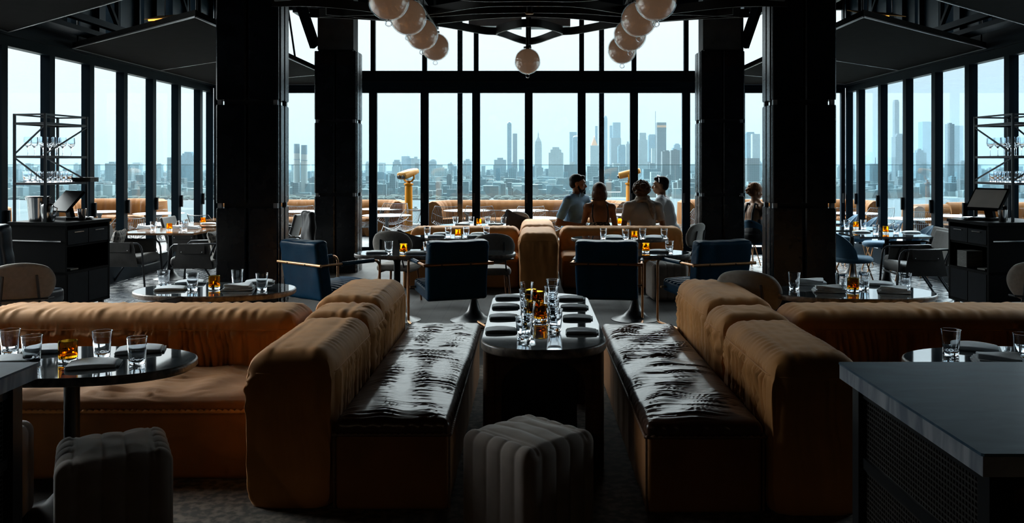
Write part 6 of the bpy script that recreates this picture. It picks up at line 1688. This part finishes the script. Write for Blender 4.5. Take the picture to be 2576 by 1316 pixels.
bld('tall flat-topped glass slab, highest of the midtown cluster', 1542, 1561, 308, 4600, 'facade_glass')
bld('broad dark glass slab below the tallest flat slab', 1537, 1562.5, 347, 4200, 'facade_dark')
bld('blue glass block with sloping top beside stone spire tower', 1555, 1576, 368, 3700, 'facade_glass', tiers=((.3, 364),))
bld('stone tower with a small lantern top near the door frame', 1575, 1585, 362, 3500, 'facade_pale', tiers=((.5, 356),))
bld('white stone slab with dark glass top', 1606, 1629, 352, 3600, 'facade_pale', tiers=((.25, 345), (.28, 334)))
bld('blue glass tower with notched roof', 1632, 1651.5, 341, 4000, 'facade_glass', tiers=((.2, 338),))
bld('dark tower under construction with amber netting top and crane mast', 1653, 1676, 325, 2800, 'facade_dark', tiers=((-.02, 308),), extra=lambda t, w, d, zt, pz, D: (MB().box(-w*.5, w*.5, -d*.52, d*.5, pz - 16, pz - 9).build('netting', 'roof_gold', t, smooth=False), MB().tube([(-w*.62, 0, 0), (-w*.62, 0, wz(279, D) - GZ)], .8, 6).build('crane_mast', 'facade_dark', t)))
bld('pair-like brown apartment slab by the white T-shirt man, taller part', 1666, 1690, 381, 2500, 'facade_brick', tiers=((.5, 378),))
bld('brown apartment slab beside its twin near the last mullion', 1688, 1710, 378, 2450, 'facade_brick', tiers=((.6, 375),))
bld('small white striped office tower', 1639.5, 1651, 373, 3300, 'facade_white')
bld('blue stepped tower at the last mullion', 1693, 1716, 372, 3900, 'facade_glass', tiers=((.35, 364), (.6, 361)))
bld('pale concrete riverside slab behind the bearded man', 1477, 1503, 418, 2300, 'facade_pale')
bld('broad grey riverside slab behind the bob haired woman', 1521, 1556, 419, 2300, 'facade_grey')
bld('paler riverside slab beside the second viewer', 1557, 1581, 418, 2350, 'facade_pale')
bld('long low riverside slab left of the brown slabs', 1619, 1654, 425, 2500, 'facade_grey')
bld('white banded low office block near the river', 1638, 1663, 433, 2350, 'facade_white')
bld('dark flat slab behind the bearded man\'s door frame', 1419, 1452, 415, 2700, 'facade_dark')
bld('domed round-topped grey tower beyond the viewer', 1079, 1097, 406, 3600, 'facade_grey', extra=dome(399, 'facade_grey'))
bld('grey block with rooftop boxes above the viewer post', 988, 1007, 407, 3600, 'facade_grey', tiers=((.3, 402),))
bld('faint building under construction with cranes', 1010, 1030, 393, 4200, 'facade_glass', extra=mast(384, .2))
bld('stepped pale block above the viewer head', 1034, 1056, 400, 3500, 'facade_pale', tiers=((.6, 394),))
bld('flat dark-topped block next to the cranes', 1023, 1041, 398, 3600, 'facade_glass')
bld('small spired building between viewer and exterior post', 1127, 1141, 416, 3600, 'facade_grey', tiers=((.4, 411), (.75, 408)))
bld('white wide apartment block with many windows beyond the black wire chairs', 1088, 1125, 424, 2600, 'facade_white', tiers=((.4, 421),))
bld('grey tower at the slim exterior post', 1166, 1186, 404, 3500, 'facade_grey', tiers=((.5, 400),))
bld('broad pale block before the slender pair', 1243, 1273, 402, 3300, 'facade_grey', tiers=((.5, 397),))
bld('wide stepped dark housing block past the ice-bucket side windows', 449, 488, 391, 2600, 'facade_glass', tiers=((.35, 386), (.55, 382)))
bld('flat dark slab joined to the stepped housing block', 420, 449, 396, 2600, 'facade_grey')
bld('small spired tower beside the thick column', 522, 532, 402, 3200, 'facade_grey', tiers=((.3, 397),), extra=pyramid(390, 'facade_grey'))
bld('banded block seen past the ice-bucket side mullions', 264, 291, 411, 2600, 'facade_grey', tiers=((.5, 407),))
bld('flat grey block past the fourth side mullion', 313, 326, 413, 2500, 'facade_grey')
bld('hazy pale tower pair between right columns, lower', 1878, 1900, 336, 3600, 'facade_glass', tiers=((.2, 332),))
bld('white hazy tower between the thick column and its neighbour', 1893, 1912, 337, 3500, 'facade_pale')
bld('tall brown riverside slab over the ginger haired woman', 1879, 1911, 398, 2300, 'facade_brick')
bld('very tall dark glass tower seen through the reflecting windows', 2251, 2262, 255, 2900, 'facade_dark', tiers=((.2, 251),))
bld('dark stepped tower below the very tall glass tower', 2253, 2281, 344, 2500, 'facade_dark', tiers=((.3, 339), (.55, 336)))
bld('dark slab tower in the third reflecting window', 2384, 2401, 312, 2700, 'facade_dark', tiers=((.5, 309),))
bld('very faint broad tower beyond the reflecting windows', 2321, 2350, 306, 5200, 'facade_glass')
bld('very faint pale tower beside the dark slab tower', 2399, 2424, 316, 5200, 'facade_pale')
bld('low hazy hall with a spire in the second reflecting window', 2188, 2222, 412, 2600, 'facade_grey', extra=mast(396, .1, 1.5))
bld('stepped grey tower in the reflecting window past the dark tower', 2304, 2331, 384, 2700, 'facade_grey', tiers=((.4, 378), (.7, 374)))
bld('dark domed block near the touch-screen tower', 2416, 2434, 408, 2600, 'facade_dark', tiers=((.6, 404),))
for x0, x1, yt, lb in ((739, 754, 362, 'tall pale power station chimney with dark top, taller of the pair'), (757.5, 773, 365, 'tall pale power station chimney with dark top, shorter of the pair')):
    D = 2100; r = wx(x1, D) - wx(x0, D); t = thing('chimney', lb, 'chimney', (wx((x0 + x1) / 2, D), D, GZ), 0, 'power station chimneys'); z = wz(yt, D) - GZ
    MB().lathe([(r * .54, 0), (r * .5, z * .82)], 24).build('stack', 'chimney_concrete', t); MB().lathe([(r * .5, z * .82), (r * .48, z), (r * .3, z)], 24).build('dark_band', 'chimney_dark', t)
    MB().lathe([(r * .56, z * .7), (r * .56, z * .71)], 24).build('gallery_ring', 'chimney_dark', t)
# the many other blocks: individual ones, row by row
g = random.Random(42)
def tone():
    return g.choice(['facade_grey', 'facade_grey', 'facade_brick', 'facade_pale', 'facade_pale', 'facade_white', 'facade_glass', 'facade_dark'])
TN = {'facade_grey': 'grey', 'facade_brick': 'brick brown', 'facade_pale': 'pale stone', 'facade_white': 'whitish', 'facade_glass': 'blue glass', 'facade_dark': 'dark'}
spans = [(0, 105), (130, 220), (232, 300), (318, 372), (388, 436), (450, 538), (728, 788), (912, 1056), (1080, 1186), (1208, 1318), (1342, 1452), (1475, 1585), (1607, 1720), (1735, 1750), (1876, 1911), (2108, 2160), (2180, 2222), (2236, 2285), (2298, 2355), (2370, 2440), (2455, 2576)]
desc = ['first window behind the ice bucket', 'second side window', 'third side window', 'fourth side window', 'fifth side window', 'side window by the thick column', 'gap between the columns', 'door with the yellow viewer', 'door beyond the viewer', 'door with the slender pair', 'door with the clock tower', 'door with the gold pyramid', 'door with the crane mast', 'strip beside the dark column', 'gap with the ginger woman', 'corner window', 'first reflecting window', 'second reflecting window', 'third reflecting window', 'fourth reflecting window', 'last reflecting window']
nb = 0
for (a, b), ds in zip(spans, desc):
    x = a - 4; k = 0; far = 1000 < (a + b) / 2 < 1760
    n_here = max(3, int((b - a) / 7.4)); lay = 0
    while k < n_here and nb < 290:
        px = g.uniform(a, b); w = g.uniform(7, 19); rowk = k % 3
        if rowk == 0: D = g.uniform(3000, 4200); yt = g.uniform(408, 420) - (8 if far and g.random() < .3 else 0)
        elif rowk == 1: D = g.uniform(2450, 3000); yt = g.uniform(420, 440)
        else: D = g.uniform(2050, 2400); yt = g.uniform(440, 466)
        if a > 2100: yt = max(yt, 424) if rowk else yt + 6
        m_ = tone() if rowk < 2 else g.choice(['facade_brick', 'facade_grey', 'facade_dark', 'facade_brick'])
        h_ = 'far' if rowk == 0 else ('mid distance' if rowk == 1 else 'riverside')
        lb = '%s %s block, %s one in the %s' % (h_, TN[m_], ORD[min(11, k // 3)], ds)
        tiers = ((g.uniform(.3, .6), yt - g.uniform(2, 5)),) if g.random() < .35 else ()
        bld(lb, px - w / 2, px + w / 2, yt, D, m_, tiers=tiers, group='other city blocks in the haze', name='city_block'); k += 1; nb += 1
# countless low roofs behind them
m = MB()
for i in range(5200):
    D = 2000 * (3.4 ** g.random()); x = g.uniform(-.68, .66) * D; hh = g.uniform(8, 34) * (1 if D < 3500 else 1.25)
    if -.12 < x / D < .22 and g.random() < .5: hh *= 1.3
    w = g.uniform(12, 45); d = g.uniform(12, 30); m.box(x - w/2, x + w/2, D, D + d, GZ, GZ + hh)
o = m.build('low_roofs', 'facade_roofs', smooth=False) if 'facade_roofs' in MATS else None
if o is None:
    def _rf(nt, b, L):
        tc = N(nt, 'ShaderNodeTexCoord'); v = N(nt, 'ShaderNodeTexVoronoi'); v.inputs['Scale'].default_value = .02; L(tc.outputs['Object'], v.inputs[0]); sp = N(nt, 'ShaderNodeSeparateColor'); L(v.outputs['Color'], sp.inputs[0])
        cr = N(nt, 'ShaderNodeValToRGB'); cr.color_ramp.interpolation = 'CONSTANT'; E = cr.color_ramp.elements; E[0].color = (.045, .085, .10, 1); E[1].position = .3; E[1].color = (.07, .085, .085, 1); e = E.new(.55); e.color = (.10, .16, .18, 1); e = E.new(.82); e.color = (.24, .31, .32, 1)
        L(sp.outputs[0], cr.inputs[0]); L(cr.outputs[0], b.inputs['Base Color']); b.inputs['Roughness'].default_value = .8
    node_mat('facade_roofs', _rf); o = m.build('low_roofs', 'facade_roofs', smooth=False)
o['label'] = 'countless low roofs of the city stretching into the haze'; o['category'] = 'rooftops'; o['kind'] = 'stuff'
m = MB()
for i in range(1100):
    px = g.uniform(0, 2576); D = g.uniform(1900, 2080) if px < 1500 else g.uniform(2150, 2300); x = wx(px, D); r = g.uniform(3, 7); m.ell((x, D, GZ + r * .5), (r * 1.6, r, r * .7), seg=8, rings=5)
pmat('foliage_far', (.018, .04, .035), .9, noise=.3, nscale=.2)
o = m.build('shore_foliage', 'foliage_far', angle=None); o['label'] = 'band of tree foliage along the far river shore'; o['category'] = 'trees'; o['kind'] = 'stuff'
# boats and pier hall
for px, py, L_, lb in ((2318, 487, 46, 'white ferry on the river in the reflecting window with the stepped tower'), (2216, 489, 18, 'small white boat on the river below the very tall tower'), (1300, 520, 14, 'small white boat on the river below the slender pair'), (1045, 532, 16, 'white boat on the river beside the viewer post'), (1705, 497, 26, 'white ferry on the river behind the white T-shirt man')):
    D = (H - GZ) * F / (py - HY); t = thing('ferry_boat', lb, 'boat', (wx(px, D), D, GZ + .4), 0, 'boats on the river')
    MB().prism([(-L_/2, -3), (L_/2 - 4, -3), (L_/2, 0), (L_/2 - 4, 3), (-L_/2, 3)], 0, 3).build('hull', 'terrace_white', t, smooth=False)
    MB().box(-L_*.4, L_*.28, -2.4, 2.4, 3, 5.6).build('deckhouse', 'facade_white', t, smooth=False); MB().box(-L_*.1, L_*.15, -1.8, 1.8, 5.6, 7.6).build('wheelhouse', 'terrace_white', t, smooth=False)
bld('white pier hall with blue-grey roof on the river behind the bob haired woman', 1528, 1594, 484, 2100, 'facade_white', name='pier_hall')
# haze: air over the river and the city
hz = MB().box(-9000, 9000, 900, 14000, GZ - 5, 300).build('city_haze', 'haze_air', smooth=False) if 'haze_air' in MATS else None
if hz is None:
    hm = bpy.data.materials.new('haze_air'); hm.use_nodes = True; nt_ = hm.node_tree; nt_.nodes.clear()
    vs_ = N(nt_, 'ShaderNodeVolumeScatter'); vs_.inputs['Color'].default_value = (.66, .88, 1.0, 1); vs_.inputs['Density'].default_value = HAZE * .38
    va_ = N(nt_, 'ShaderNodeVolumeAbsorption'); va_.inputs['Color'].default_value = (.05, .2, .3, 1); va_.inputs['Density'].default_value = HAZE * .95; av_ = N(nt_, 'ShaderNodeAddShader'); nt_.links.new(vs_.outputs[0], av_.inputs[0]); nt_.links.new(va_.outputs[0], av_.inputs[1])
    oo = N(nt_, 'ShaderNodeOutputMaterial'); nt_.links.new(av_.outputs[0], oo.inputs['Volume']); MATS['haze_air'] = hm
    hz = MB().box(-9000, 9000, 900, 14000, GZ - 5, 300).build('city_haze', 'haze_air', smooth=False)
hz['label'] = 'thin blue haze hanging over river and city'; hz['category'] = 'haze'; hz['kind'] = 'stuff'
